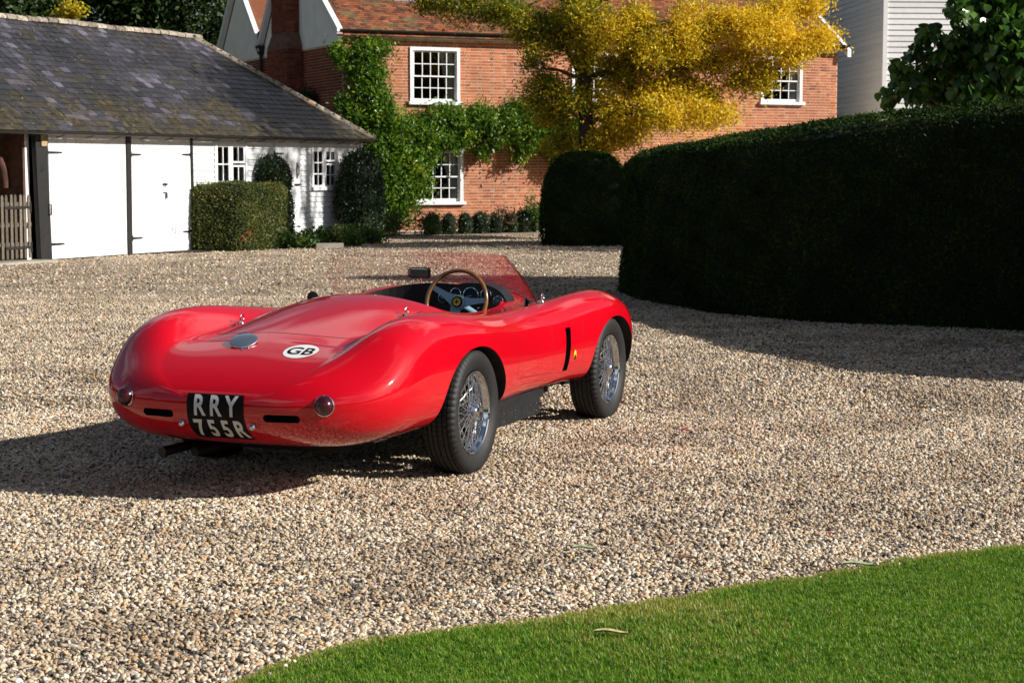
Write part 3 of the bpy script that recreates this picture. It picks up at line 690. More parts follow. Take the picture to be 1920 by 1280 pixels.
# pale door or window head under the rear gable
mb = MB(); mb.box(-.06, -.012, 8.0, 8.9, 3.5, 4.62); gw = mb.build('gable_window', M['white_wood'], H)
mb = MB(); mb.box(-.075, -.0605, 8.08, 8.82, 3.58, 4.5); mb.build('pane', M['lead'], gw)
# dormer / roof light
mb = MB(); mb.box(dorm, dorm+1.25, 1.5, 3.6, zf(1.5)-.05, zf(1.5)+1.1); dm_ = mb.build('dormer', M['white_wood'], H)
mb = MB(); mb.box(dorm-.06, dorm+1.3, 1.25, 1.499, zf(1.25)-.02, zf(1.25)+.07); mb.build('lead_flashing', M['lead'], dm_)
mb = MB(); mb.box(dorm+.12, dorm+1.13, 1.48, 1.4995, zf(1.5)+.2, zf(1.5)+.95); mb.build('pane', M['glass'], dm_)

# ================================================================== tall white weatherboarded building
TX, TY = 11.07, 56.0
T = tag(empty('weatherboarded_building', (TX, TY, 0), R(4)), 'tall white weatherboarded building behind the right end of the brick house', 'building')
mb = MB(); mb.box(0.02, 14, .02, 22, 0, 13.5); mb.build('wall', M['white_wood'], T)
mb = MB(); mb.hexa([(-.3, -.3, 13.5), (14.3, -.3, 13.5), (14.3, 22.3, 13.5), (-.3, 22.3, 13.5), (3, 8, 17), (11, 8, 17), (11, 14, 17), (3, 14, 17)]); mb.build('roof', M['slate'], T)
def board_mesh(L, pitch, t=.022, tint=.5):
    b_ = MB(); pitch = pitch-.013; b_.add([(0, 0, 0), (L, 0, 0), (L, -t, .0), (0, -t, .0), (0, 0, pitch), (L, 0, pitch), (L, -.004, pitch), (0, -.004, pitch)], [(0, 3, 2, 1), (4, 5, 6, 7), (3, 7, 6, 2), (0, 4, 7, 3), (1, 2, 6, 5)], tint); return b_
bmf = [board_mesh(13.8, .165, .030, t) for t in (.3, .6, .9)]; bml = [board_mesh(21.8, .165, .030, t) for t in (.3, .6, .9)]
bmf = [b_.mesh('weatherboard') for b_ in bmf]; bml = [b_.mesh('weatherboard') for b_ in bml]
for k in range(int(13.3/.166)):
    z = .1+k*.166
    link('weatherboard', random.choice(bmf), T, M['white_board'], (.1, .018, z)); link('weatherboard', random.choice(bml), T, M['white_board'], (.018, 21.9, z), (0, 0, -math.pi/2))
mb = MB(); mb.box(-.03, .099, -.03, .099, 0, 13.4); mb.build('corner_board', M['white_wood'], T)

# ================================================================== slate roofed barn
BF = Frame((-8.25, 33.3), (.438, .899)); BL = 10.9; BL0 = -13.0
B = tag(empty('garage_barn', BF.O, BF.rz), 'long low white boarded barn with a mossy slate roof and garage doors', 'barn')
def bx(px, off=0.): return BF.hit(px, 400, off)[0]
def bp(px, py, off=0.): return BF.hit(px, py, off)
xo1 = bx(80)-.0; xd1a, xd1b = bx(92), bx(236); xd2a, xd2m, xd2b = bx(246), bx(306), bx(358)
wa0, wz1 = bp(405, 272); wa1, _ = bp(458, 272); wz0 = .98
wb0, wbz1 = bp(586, 281); wb1, wbz0 = bp(629, 350)
da0, da1 = bp(514, 300)[0], bp(560, 300)[0]
BE = 2.43
mb = MB(); bh = [(wa0, wa1, wz0, wz1), (wb0, wb1, wbz0, wbz1)]
wall_with_holes(mb, xd2b, BL, 0, BE, 0.012, .12, bh); mb.box(BL-.1, BL, .121, 5.5, 0, BE)
mb.box(xd1a-.2, xd2b, .05, .12, 0, BE)
mb.box(BL0, BL, 5.4, 5.5, 0, BE); mb.box(BL0-.1, BL0, .0, 5.5, 0, BE)
mb.box(xd1a-.45, xd1a-.35, .13, 5.4, 0, BE); mb.build('wall', M['white_wood'], B)
mb = MB(); mb.box(BL0, xd1a-.46, 5.2, 5.39, 0, BE); mb.box(xd1a-.50, xd1a-.451, .14, 5.2, 0, BE); mb.box(BL0, xd1a-.45, 1.2, 1.35, 1.55, 1.75); mb.build('bay_lining', M['barn_inside'], B)
# curved brace in the open bay
mb = MB(); pts = [(xd1a-.55-.9*(1-math.cos(t)), .5, 1.3+.9*math.sin(t)) for t in [i*math.pi/2/10 for i in range(11)]]; mb.tube(pts, .07, 6); mb.build('brace', M['barn_inside'], B, smooth=60)
# boards with openings
def boards(parent, x0, x1, z0, z1, pitch, hol):
    k = 0; z = z0
    while z < z1-.02:
        ph = min(pitch, z1-z)
        segs = [(x0, x1)]
        for (a, b_, c, d) in hol:
            if c < z+ph-.01 and d > z+.01:
                ns = []
                for (p, q) in segs:
                    if q <= a or p >= b_: ns.append((p, q))
                    else:
                        if p < a: ns.append((p, a))
                        if q > b_: ns.append((b_, q))
                segs = ns
        for (p, q) in segs:
            if q-p > .05: link('weatherboard', board_mesh(q-p, ph+.003, .026, random.random()).mesh('weatherboard'), parent, M['white_board'], (p, .012, z), (random.uniform(-.004, .004), 0, 0))
        z += pitch; k += 1
boards(B, xd2b+.06, BL-.06, .1, BE, .115, [(wa0-.07, wa1+.07, wz0-.08, BE), (wb0-.05, wb1+.05, wbz0-.06, wbz1+.04), (da0, da1, 0, BE-.05)])
mb = MB(); mb.box(BL-.06, BL+.03, -.03, .05, 0, BE); mb.build('corner_board', M['white_wood'], B)
def casement(x0, x1, z0, z1, left_rows, right):
    mb = MB(); fw = .06
    mb.box(x0-.07, x0, -.03, .05, z0-.06, z1+.05); mb.box(x1, x1+.07, -.03, .05, z0-.06, z1+.05); mb.box(x0, x1, -.03, .05, z1, z1+.05)
    xm = (x0+x1)/2; mb.box(xm-.045, xm+.045, -.02, .045, z0, z1)
    fr = mb.build('window', M['white_wood'], B)
    s = MB(); s.box(x0-.09, x1+.09, -.07, .05, z0-.075, z0-.001); s.build('sill', M['white_wood'], fr)
    def light(a, b_, c, d, cols, rows):
        q = MB(); q.box(a, a+.035, -.01, .03, c, d); q.box(b_-.035, b_, -.01, .03, c, d); q.box(a+.035, b_-.035, -.01, .03, c, c+.04); q.box(a+.035, b_-.035, -.01, .03, d-.035, d); q.build('sash', M['white_wood'], fr)
        a += .035; b_ -= .035; c += .04; d -= .035
        for i in range(1, cols): q = MB(); x = a+(b_-a)*i/cols; q.box(x-.013, x+.013, -.008, .028, c, d); q.build('glazing_bar', M['white_wood'], fr)
        for i in range(1, rows): q = MB(); z = c+(d-c)*i/rows; q.box(a, b_, -.006, .026, z-.013, z+.013); q.build('glazing_bar', M['white_wood'], fr)
        for i in range(cols):
            for j in range(rows):
                q = MB(); xa, xb = a+(b_-a)*i/cols, a+(b_-a)*(i+1)/cols; za, zb = c+(d-c)*j/rows, c+(d-c)*(j+1)/rows
                q.add([(xa, .012, za), (xb, .014, za), (xb, .012, zb), (xa, .013, zb)], [(0, 1, 2, 3)]); q.build('pane', M['glass'], fr)
    light(x0+.005, xm-.045, z0, z1, 2, 3); zt = z0+(z1-z0)*.66
    light(xm+.045, x1-.005, z0, zt-.02, 2, 2); light(xm+.045, x1-.005, zt+.02, z1, 2, 1)
    rm = MB(); X0, X1, Z0, Z1, D = x0-.1, x1+.1, z0-.1, z1+.1, .7
    rm.add([(X0, .121, Z0), (X1, .121, Z0), (X1, .12+D, Z0), (X0, .12+D, Z0), (X0, .121, Z1), (X1, .121, Z1), (X1, .12+D, Z1), (X0, .12+D, Z1)], [(0, 1, 2, 3), (4, 7, 6, 5), (1, 5, 6, 2), (2, 6, 7, 3), (3, 7, 4, 0)]); rm.build('room_behind', M['room'], fr)
casement(wa0, wa1, wz0, wz1, 3, 2); casement(wb0, wb1, wbz0, wbz1, 3, 2)
def planks(x0, x1, z0, z1, y, parent, n, name='plank'):
    for i in range(n):
        a = x0+(x1-x0)*i/n; b_ = x0+(x1-x0)*(i+1)/n; q = MB(); e = random.uniform(-.002, .002)
        q.box(a+.002, b_-.002, y-.02+e, y+.02, z0, z1, random.random()); q.build(name, M['white_board'], parent)
def strap(parent, x0, x1, z, y):
    q = MB(); q.hexa([(x0, y-.01, z-.022), (x1, y-.01, z-.014), (x1, y, z-.014), (x0, y, z-.022), (x0, y-.01, z+.022), (x1, y-.01, z+.014), (x1, y, z+.014), (x0, y, z+.022)]); q.box(min(x0, x0-.03), x0, y-.02, y, z-.05, z+.05); q.build('hinge', M['iron'], parent)
def zb(px, py): return bp(px, py)[1]
d1 = empty('garage_door', (0, 0, 0), 0, B); planks(xd1a, xd1b, .03, BE-.03, .0, d1, 9)
q = MB(); q.box(xd1a-.01, xd1b-.02, -.03, -.021, .03, .22); q.build('kick_board', M['white_wood'], d1)
strap(d1, xd1a-.05, xd1a+.36, zb(100, 286), -.022); strap(d1, xd1a-.02, xd1a+.36, zb(110, 457), -.031)
d2 = empty('garage_door', (0, 0, 0), 0, B); planks(xd2a, xd2m-.004, .03, BE-.03, -.0, d2, 5)
strap(d2, xd2a, xd2a+.30, zb(255, 290), -.022); strap(d2, xd2a, xd2a+.30, zb(260, 446), -.022)
d3 = empty('garage_door', (0, 0, 0), 0, B); planks(xd2m+.004, xd2b, .03, BE-.03, -.0, d3, 5)
strap(d3, xd2b, xd2b-.30, zb(345, 290), -.022); strap(d3, xd2b, xd2b-.30, zb(350, 434), -.022)
q = MB(); q.box(xd2m-.04, xd2m+.12, -.04, -.022, 1.32, 1.35); q.tube([(xd2m+.02, -.04, 1.36), (xd2m+.02, -.07, 1.33), (xd2m+.02, -.04, 1.28)], .01, 6); q.build('latch', M['iron'], d3)
q = MB(); q.box(xd2m-.02, xd2m+.10, -.035, -.022, 1.16, 1.18); q.tube([(xd2m+.06, -.05, 1.16), (xd2m+.06, -.05, 1.06)], .018, 6); q.build('padlock', M['iron'], d3)
q = MB(); q.tube([(xd2m+.25, -.03, .50), (xd2m+.29, -.05, .38), (xd2m+.36, -.05, .40), (xd2m+.38, -.03, .52)], .008, 6); q.build('handle', M['chrome'], d3)
pd = empty('door', (0, 0, 0), 0, B); planks(da0, da1, .05, BE-.1, -.005, pd, 4)
strap(pd, da0-.02, da0+.33, bp(520, 288)[1], -.027); strap(pd, da0-.02, da0+.33, .3, -.027)
q = MB(); xh = da1-.12; q.tube([(xh, -.03, 1.72), (xh, -.08, 1.66), (xh, -.08, 1.52), (xh, -.03, 1.46)], .012, 6); q.box(xh-.02, xh+.02, -.035, -.026, 1.42, 1.76); q.build('handle', M['iron'], pd)
q = MB(); q.box(xh-.1, xh+.14, -.05, -.026, 1.27, 1.31); q.build('latch', M['iron'], pd)
def post(px0, px1, py0, py1, wd, name='post'):
    (a, za), (b_, zb_) = bp(px0, py0), bp(px1, py1); q = MB()
    q.hexa([(b_-wd/2, -.05, -.02), (b_+wd/2, -.05, -.02), (b_+wd/2, .045, -.02), (b_-wd/2, .045, -.02), (a-wd/2, -.05, BE), (a+wd/2, -.05, BE), (a+wd/2, .045, BE), (a-wd/2, .045, BE)]); q.build(name, M['tarred'], B)
post(72, 84, 252, 487, .30); post(238, 241, 256, 478, .13); post(356, 361, 258, 470, .055)
(a, za), (b_, _) = bp(72, 274), bp(83, 274); q = MB(); q.box(a, b_, -.075, -.051, za, BE-.02); q.build('timber_block', M['oak'], B)
q = MB(); q.tube([(bx(88), -.06, 1.0), (bx(88), -.1, 1.0), (bx(88), -.1, .82), (bx(88), -.06, .82)], .014, 6); q.build('handle', M['iron'], B)
q = MB(); q.lathe([(.001, .0), (.035, 0), (.035, .02), (.001, .03)], 12, 'y', (bx(78), -.055, bp(78, 318)[1])); q.build('ring_plate', M['chrome'], B, smooth=60)
# concrete threshold
mb = MB(); mb.box(BL0, xd1a-.2, -.35, .4, -.02, .035); mb.build('threshold', M['concrete'], B)
# roof planes
RY = 2.75; RZ = 4.52; EO = -.22; hx = BL-2.75; pit = math.atan((RZ-BE)/RY); bsl = math.tan(pit)
zr = lambda y: BE+.03+bsl*y
mb = MB(); e1 = BL+.22
mb.add([(BL0-.2, EO, zr(EO)), (e1, EO, zr(EO)), (hx, RY, zr(RY)), (BL0-.2, RY, zr(RY))], [(0, 1, 2, 3)])
mb.add([(e1, EO, zr(EO)), (e1, 5.72, zr(EO)), (hx, RY, zr(RY))], [(0, 1, 2)])
mb.add([(BL0-.2, 5.72, zr(EO)), (BL0-.2, RY, zr(RY)), (hx, RY, zr(RY)), (e1, 5.72, zr(EO))], [(0, 1, 2, 3)])
mb.build('roof', M['slate'], B)
pc = Pieces(); g_ = .175; slen = (RY-EO)/math.cos(pit); rows = int(slen/g_)+1
for r_ in range(rows):
    s_ = r_*g_; wS = .285-.004*r_; x = BL0-.2+(wS/2 if r_ % 2 else 0); y = EO+(s_+.12)*math.cos(pit); z = zr(EO)+(s_+.12)*math.sin(pit)+.016
    xe = e1-(s_+.05)*math.cos(pit)*1.0
    while x < xe:
        w_ = min(wS*random.uniform(.86, 1.12), xe-x)
        if w_ > .05 and y < RY+.02:
            fo = math.hypot(x+w_/2-2.5, (s_-1.6)*1.5)
            sag = -.015*math.sin((x+3)*.5)
            pc.add(Vector((x+w_/2, y, z+sag*0)), (w_-.010, .29, .012), Euler((pit-.06+random.uniform(-.022, .022), random.uniform(-.02, .02), random.uniform(-.02, .02))), min(1, max(0, random.betavariate(1.6, 2.4)*.75+.16+.24*float(wob(np.array([[x, r_*.3, 0.]]), .9)[0]))), fo)
        x += w_
for r_ in range(rows):      # hip end, local y is along the end eave
    s_ = r_*g_; xx = e1-(s_+.12)*math.cos(pit); z = zr(EO)+(s_+.12)*math.sin(pit)+.016; y = EO+(s_+.05)*math.cos(pit); ye = 5.72-(s_+.05)*math.cos(pit)
    while y < ye:
        w_ = min(.28, ye-y)
        if w_ > .05: pc.add(Vector((xx, y+w_/2, z)), (w_-.006, .29, .009), Euler((pit-.045, 0, math.pi/2)), random.betavariate(1.6, 2.2), 100)
        y += .28
pc.emit('slate', 'slates', B, M['slate'], 300)
# ridge and hip tiles (each a part)
rt = []
for t in (.2, .45, .6, .7, .93):
    q = MB(); n = 8; L = .33
    for j, (x_, rr) in enumerate(((0, .115), (L, .10))):
        for i in range(n+1):
            a = -.35+(math.pi+.7)*i/n; q.v.append((x_, -rr*math.cos(a), rr*math.sin(a)*.75)); q.t.append(t)
    for i in range(n): q.f.append((i, i+1, n+1+i+1, n+1+i))
    q.f.append(tuple(range(n+1))); rt.append(q.mesh('ridge_tile', 60))
x = BL0-.2
while x < hx:
    link('ridge_tile', random.choice(rt[:4]+rt[:4]+rt), B, M['ridge'], (x, RY, zr(RY)+.0+.012*math.sin(x*2.1)), (random.uniform(-.04, .04), random.uniform(-.03, .03), random.uniform(-.03, .03))); x += .305
p0 = Vector((e1, EO, zr(EO))); p1 = Vector((hx, RY, zr(RY))); dv = p1-p0; n_ = int(dv.length/.305)
for sgn, py in ((1, EO), (-1, 5.72)):
    p0 = Vector((e1, py, zr(EO))); dv = p1-p0
    for i in range(n_):
        link('hip_tile', random.choice(rt), B, M['ridge'], p0+dv*(i/n_)+Vector((0, 0, .01)), Euler((0, -math.asin(dv.normalized().z), math.atan2(dv.y, dv.x)+random.uniform(-.03, .03))))
# gutter with brackets
mb = MB(); n = 8; gy, gz = EO-.05, zr(EO)-.01
for i in range(n+1):
    a = math.pi*i/n
    for x_ in (BL0-.2, e1-.1): mb.v.append((x_, gy-.05*math.cos(a), gz-.05*math.sin(a))); mb.t.append(.5)
for i in range(n): mb.f.append((2*i, 2*i+1, 2*i+3, 2*i+2))
mb.build('gutter', M['iron'], B, smooth=180)
x = BL0+.3; brk = None
while x < e1-.2:
    q = MB(); q.tube([(x, gy-.055, gz), (x, gy, gz-.06), (x, EO+.12, gz-.09)], .009, 5)
    q.build('gutter_bracket', M['iron'], B, smooth=60); x += .8
# wicket gate across the open bay
gxr = bp(60, 430)[0]; G = tag(empty('picket_gate', BF.world(gxr-1.25, .05, .04), BF.rz), 'weathered grey picket gate closing the dark open bay of the barn', 'gate')
k = 0; pt = None
for k in range(10):
    q = MB(); wd = .062; h_ = 1.12+random.uniform(-.01, .01); x_ = 1.20-k*.118
    q.v = []; q.add([(0, 0, 0), (wd, 0, 0), (wd, 0, h_-.04), (wd*.75, 0, h_-.01), (wd/2, 0, h_), (wd*.25, 0, h_-.01), (0, 0, h_-.04)] + [(0, .02, 0), (wd, .02, 0), (wd, .02, h_-.04), (wd*.75, .02, h_-.01), (wd/2, .02, h_), (wd*.25, .02, h_-.01), (0, .02, h_-.04)],
          [(0, 1, 2, 3, 4, 5, 6), (13, 12, 11, 10, 9, 8, 7)]+[((i+1) % 7, i, i+7, (i+1) % 7+7) for i in range(7)], random.random())
    q.build('picket', M['grey_wood'], G, loc=(x_, -.022, .03), rot=(0, random.uniform(-.012, .012), 0))
for z in (.28, .62, .98): q = MB(); q.box(.1, 1.30, 0, .03, z-.035, z+.035, .3); q.build('rail', M['grey_wood'], G)
for z in (.22, .92): q = MB(); q.box(.62, 1.27, -.034, -.023, z-.022, z+.022); q.box(1.24, 1.27, -.036, -.0225, z-.09, z+.09); q.build('hinge', M['iron'], G)

# ================================================================== hedges and clipped shrubs
fb = [(1163, 547), (1200, 562), (1340, 590), (1500, 603), (1700, 612), (1920, 622)]
fh = [1.88, 1.92, 2.02, 2.10, 2.24, 2.38, 2.60, 2.7]
P = [gp(*p) for p in fb]+[Vector((6.25, 15.9, 0)), Vector((7.2, 13.7, 0)), Vector((8.8, 12.7, 0)), Vector((12., 12.2, 0))]; fh = fh+[2.7, 2.7]; inn = Vector((.77, .64, 0)); secs = []
P = [P[0]-(P[1]-P[0]).normalized()*.0] + P[1:]
for p, h_ in zip(P, fh):
    secs.append([p, p+inn*.05+Vector((0, 0, h_*.5)), p+inn*.13+Vector((0, 0, h_-.24)), p+inn*.19+Vector((0, 0, h_-.13)), p+inn*.34+Vector((0, 0, h_-.05)), p+inn*.9+Vector((0, 0, h_+.05)), p+inn*1.5+Vector((0, 0, h_+.09)), p+inn*1.72+Vector((0, 0, h_-.0)), p+inn*1.8])
# rounded left end
dv = (P[0]-P[1]).normalized(); e0 = []; e00 = []
for q_ in secs[0]:
    t = (q_-P[0]).dot(inn)/1.8; e0.append(q_+dv*.0)
mid = P[0]+inn*.9+dv*.25
end = [mid+(q_-mid)*.82+dv*.12 for q_ in secs[0]]
for q_ in end: q_.x -= .12*(1-q_.z/1.9)
Q = []
allsec = [end]+secs
for i in range(len(allsec)-1):
    for j in range(8): Q.append([allsec[i][j], allsec[i+1][j], allsec[i+1][j+1], allsec[i][j+1]])
c0 = sum(end, Vector())/9
for j in range(8): Q.append([end[j], end[j+1], (end[j+1]+c0)/2, (end[j]+c0)/2][::-1]); Q.append([(end[j]+c0)/2, (end[j+1]+c0)/2, c0, c0][::-1])
Q.append([end[0], c0*1, c0*1, end[8]])
Q = [[tuple(v) for v in q] for q in Q]
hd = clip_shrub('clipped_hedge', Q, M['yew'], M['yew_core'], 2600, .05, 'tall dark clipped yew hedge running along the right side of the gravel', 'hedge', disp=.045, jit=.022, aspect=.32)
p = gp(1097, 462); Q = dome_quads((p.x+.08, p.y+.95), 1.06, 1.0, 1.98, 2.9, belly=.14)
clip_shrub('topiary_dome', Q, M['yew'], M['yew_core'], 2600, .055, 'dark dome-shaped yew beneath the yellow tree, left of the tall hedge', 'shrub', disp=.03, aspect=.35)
Q = dome_quads((p.x+1.55, p.y+1.3), .95, 1.0, 1.92, 3.2, belly=.10)
clip_shrub('topiary_dome', Q, M['yew'], M['yew_core'], 1200, .07, 'dark yew clump tucked between the dome-shaped yew and the tall hedge', 'shrub', disp=.05, aspect=.35)
# box hedge beside the garage doors (block seen corner on)
c0 = Vector((-5.36, 37.0, 0)); dB = BF.d; lf = Vector((-1, .02, 0)); H_ = 1.30
A = c0+lf*1.05; Bq = c0; Cq = c0+dB*1.75; Dq = A+dB*1.75
def block_quads(base, h, r=.09, ins=.03):
    ctr = sum(base, Vector())/len(base); loops = []
    for (z, k) in ((0, 1-.02), (h*.3, 1.0), (h-r, 1-ins), (h-r*.3, 1-ins-.04), (h, 1-ins-.13)):
        loops.append([(ctr+(b_-ctr)*k)+Vector((0, 0, z)) for b_ in base])
    Q = []
    m_ = len(base)
    for i in range(len(loops)-1):
        for j in range(m_): Q.append([loops[i][j], loops[i][(j+1) % m_], loops[i+1][(j+1) % m_], loops[i+1][j]])
    Q.append(loops[-1]); return [[tuple(v) for v in q] for q in Q]
def round_poly(base, r):
    out = []; n = len(base)
    for i in range(n):
        p, a, b_ = base[i], base[i-1], base[(i+1) % n]; out.append(p+(a-p).normalized()*r); out.append(p+((a-p).normalized()+(b_-p).normalized())*r*.3); out.append(p+(b_-p).normalized()*r)
    return out
base = round_poly([A, Bq, Cq, Dq], .14); Qb = block_quads(base, H_)[:-1]; top = [Vector(q[3]) for q in Qb[-12:]]; ct = sum(top, Vector())/12
Qb += [[tuple(top[i]), tuple(top[(i+1) % 12]), tuple(ct), tuple(ct)] for i in range(12)]
bhg = clip_shrub('box_hedge', Qb, M['box'], M['yew_core'], 3200, .042, 'square clipped box hedge beside the white garage doors', 'hedge', disp=.03, jit=.03, aspect=.6, bw=.35)
fp = gp(463, 450, .25); mb = MB()
for i in range(11):
    o_ = Vector((random.uniform(-.09, .09), random.uniform(-.08, .0), random.uniform(-.10, .09)))
    mb.obox(o_, (.013, 0, .005), (0, .008, .008), (.005, -.005, .010))
tag(mb.build('orange_flowers', M['flower'], loc=dp(463, 441, 36.85)), 'small orange flowers at the foot of the square box hedge', 'flowers')
c = dp(510, 340, 39.3); Q = dome_quads((c.x, c.y+.1), .40, .40, .85, 2.6, z0=1.0, belly=.5)+dome_quads((c.x+.02, c.y+.1), .40, .40, 1.25, 3.5, z0=0.0, belly=.1)
clip_shrub('topiary_shrub', Q, M['topiary'], M['yew_core'], 2600, .05, 'round clipped evergreen behind the square box hedge, left of the barn door', 'shrub', disp=.05, aspect=.6)
c = dp(675, 340, 41.9); Q = dome_quads((c.x, c.y), .50, .48, 1.9, 3.0, z0=.12, belly=.35)
clip_shrub('topiary_shrub', Q, M['topiary'], M['yew_core'], 2400, .055, 'tall rounded evergreen bush at the right end of the white barn', 'shrub', disp=.07, jit=.05, aspect=.5)
# low box balls along the house wall
balls = [(812, 412, 15), (842, 413, 14), (872, 412, 14), (900, 411, 17), (930, 414, 13), (957, 413, 13), (981, 408, 17), (1003, 411, 13)]
for i, (x_, y_, r_) in enumerate(balls):
    D = 46.2+(x_-812)*.0105; c = dp(x_, 420, D); rr = r_*D/FPX*1.05; hh = max(.3, CAM_H-(y_-12-315)*D/FPX)
    lab = ['leftmost of the small clipped box balls along the brick house wall', 'second small box ball from the left along the brick house wall', 'third small box ball from the left, below the lower window corner', 'larger box ball, last before the gap in the row by the house', 'small narrow box ball just right of the gap in the row', 'sixth small box ball from the left along the brick wall', 'larger box ball in front of a reddish bush by the brick wall', 'rightmost box ball of the row, left of the dark yew dome'][i]
    Q = dome_quads((c.x, c.y), rr, rr, hh, 2.6, nu=12, nv=6, belly=.25)
    clip_shrub('box_ball', Q, M['topiary'], M['yew_core'], 1600, .05, lab, 'shrub', 'clipped box balls along the house wall', disp=.02, jit=.03, aspect=.6)
def bush(name, cs, n_sub, n_leaf, sub_r, size, mat, label, cat, tb=.45, origin=None, shell=.3, bias=None, droop=0., aspect=.5):
    P, t = clumps(cs, n_sub, n_leaf, sub_r, .8, shell); P[:, 2] = np.maximum(P[:, 2], .03); o0 = (cs[0][0], cs[0][1], 0)
    r = tag(empty(name, o0), label, cat)
    leaf_obj('foliage', P, size*(.6+.8*rng.random(len(P))), mat, np.clip(t+tb, 0, 1), r, o0, kind='stuff', droop=droop, aspect=aspect)
    st = MB()
    for (x, y, z, rx, ry, rz) in cs:
        for k in range(4): st.tube([(x-o0[0]+random.uniform(-.05, .05), y-o0[1], 0), (x-o0[0]+random.uniform(-.3, .3)*rx, y-o0[1]+random.uniform(-.3, .3)*ry, z)], [.012, .005], 5)
    st.build('stems', M['bark'], r); return r
c = dp(945, 400, 47.6); bush('reddish_bush', [(c.x, c.y, .45, .38, .3, .35)], 14, 40, .09, .07, simple('reddish_leaf', (.10, .055, .03), .6, noise_amt=.4), 'loose reddish bush against the brick wall behind the box balls', 'shrub')
c = dp(1003, 395, 48.0); bush('leafy_bush', [(c.x, c.y, .5, .45, .35, .42)], 18, 50, .1, .08, M['herb'], 'leafy green bush at the wall beside the dark yew dome', 'shrub', .3)
# border in front of the barn: low leafy plants
for i, (x0_, y0_, r_, n_, lab, tb) in enumerate(((545, 456, .34, 14, 'low dark leafy plants in the bed right of the square hedge', .15), (612, 452, .44, 22, 'bright green leafy plants in the bed below the barn window', .55), (655, 447, .44, 22, 'leafy clump at the right end of the bed by the barn', .5), (585, 453, .32, 14, 'dull green clump in the middle of the barn bed', .3))):
    c = gp(x0_, y0_+10); bush('border_plant', [(c.x, c.y, .18, r_*1.2, r_*.7, .18), (c.x+r_, c.y+.2, .15, r_*.8, r_*.5, .16)], n_, 45, .09, .085, M['herb'], lab, 'plant', tb)
for (x0_, y0_, L_, lab) in ((592, 462, .45, 'grey stone edging slab in the bed left of the leafy clump'), (618, 466, .55, 'pale stone edging slab at the front of the barn bed')):
    c = gp(x0_, y0_); q = MB(); q.obox((0, 0, .06), (L_/2, .05, 0), (-.02, .1, 0), (0, 0, .05)); tag(q.build('edging_stone', M['concrete'], loc=(c.x, c.y, 0)), lab, 'stone')
mb = MB(); pts_ = [gp(*p) for p in ((470, 469), (540, 462), (620, 460), (700, 449), (760, 437), (1030, 433))]; bk = [HF.world(5.2, -.02, 0), HF.world(2.2, -.02, 0), HF.world(0, -.02, 0), BF.world(BL, -.02, 0), BF.world(6, -.02, 0), BF.world(2.5, -.02, 0)]
bmz = bmesh.new(); fz2 = bmz.faces.new([bmz.verts.new((p.x, p.y, .02)) for p in pts_+bk]); bmz.normal_update()
if fz2.normal.z < 0: fz2.normal_flip()
me = bpy.data.meshes.new('flower_bed'); bmz.to_mesh(me); bmz.free(); tag(link('flower_bed', me, None, M['soil']), kind='structure')
# grasses and perennials at the foot of the climber
c = gp(765, 434); V = []; F = []; T_ = []
for i in range(240):
    x_, y_ = c.x+random.uniform(-.9, .8), c.y+random.uniform(-.1, .6); a = random.random()*6.28; L_ = random.uniform(.3, .75); h_ = L_*random.uniform(.5, 1); o_ = math.sqrt(max(.01, L_*L_-h_*h_)); n0 = len(V); w_ = .008
    for k in range(4):
        t = k/3; px_, py_ = x_+math.cos(a)*o_*t*t, y_+math.sin(a)*o_*t*t; V += [(px_-w_*(1-t), py_, h_*(1-(1-t)**2)), (px_+w_*(1-t)+.001, py_, h_*(1-(1-t)**2))]
    F += [(n0+2*k, n0+2*k+1, n0+2*k+3, n0+2*k+2) for k in range(3)]; T_ += [random.choice((.2, .5, .95))]*8
V = np.array(V)-np.array([c.x, c.y, 0]); tag(link('arching_grass', np_mesh('arching_grass', V, F, T_, M['herb']), None, None, (c.x, c.y, 0)), 'arching grassy plants at the foot of the climber by the house', 'plant')
c = dp(735, 405, 44.8); bush('reddish_perennial', [(c.x, c.y, .35, .7, .4, .35), (c.x+.8, c.y+.3, .3, .4, .3, .3)], 18, 45, .1, .07, M['herb'], 'mixed green perennials below the wisteria at the house corner', 'plant', .45)

# ================================================================== wisteria on the house
WR = tag(empty('wisteria', HF.world(.9, -.15, 0)), 'green wisteria climbing the house corner and spreading between the storeys', 'climber'); wo = np.array(WR.location)
def on_wall(px, py, off): x_, z_ = HF.hit(px, py, off); v = HF.world(x_, -off, z_); return v
cl = []
col_path = [(686, 95, 28, 22), (700, 100, 22, 20), (676, 130, 26, 26), (700, 140, 26, 24), (690, 175, 40, 26), (712, 190, 26, 26), (700, 215, 55, 28), (740, 235, 45, 25), (668, 215, 30, 25), (668, 225, 28, 25),
    (720, 270, 75, 32), (700, 310, 65, 32), (750, 300, 60, 35), (790, 260, 45, 30), (725, 345, 65, 35), (765, 350, 50, 30), (700, 375, 45, 30), (740, 395, 55, 28), (785, 330, 30, 30), (800, 235, 45, 28),
    (645, 195, 14, 12), (640, 110, 12, 18), (634, 95, 8, 12), (716, 92, 22, 12), (845, 220, 45, 26), (880, 235, 40, 28), (915, 225, 40, 26), (950, 235, 40, 32), (985, 215, 38, 26), (1005, 245, 35, 28), (1035, 235, 35, 30), (1060, 260, 35, 30), (1085, 240, 30, 30), (930, 262, 22, 20), (985, 268, 20, 18), (860, 262, 26, 20), (1040, 275, 30, 20), (900, 205, 22, 14), (965, 203, 20, 12), (1000, 205, 18, 12), (820, 212, 25, 14), (830, 262, 40, 22), (905, 285, 10, 14), (975, 290, 8, 16), (1052, 300, 14, 22), (800, 290, 26, 24), (1075, 280, 40, 30)]
sc_ = 47.5/FPX*1.12
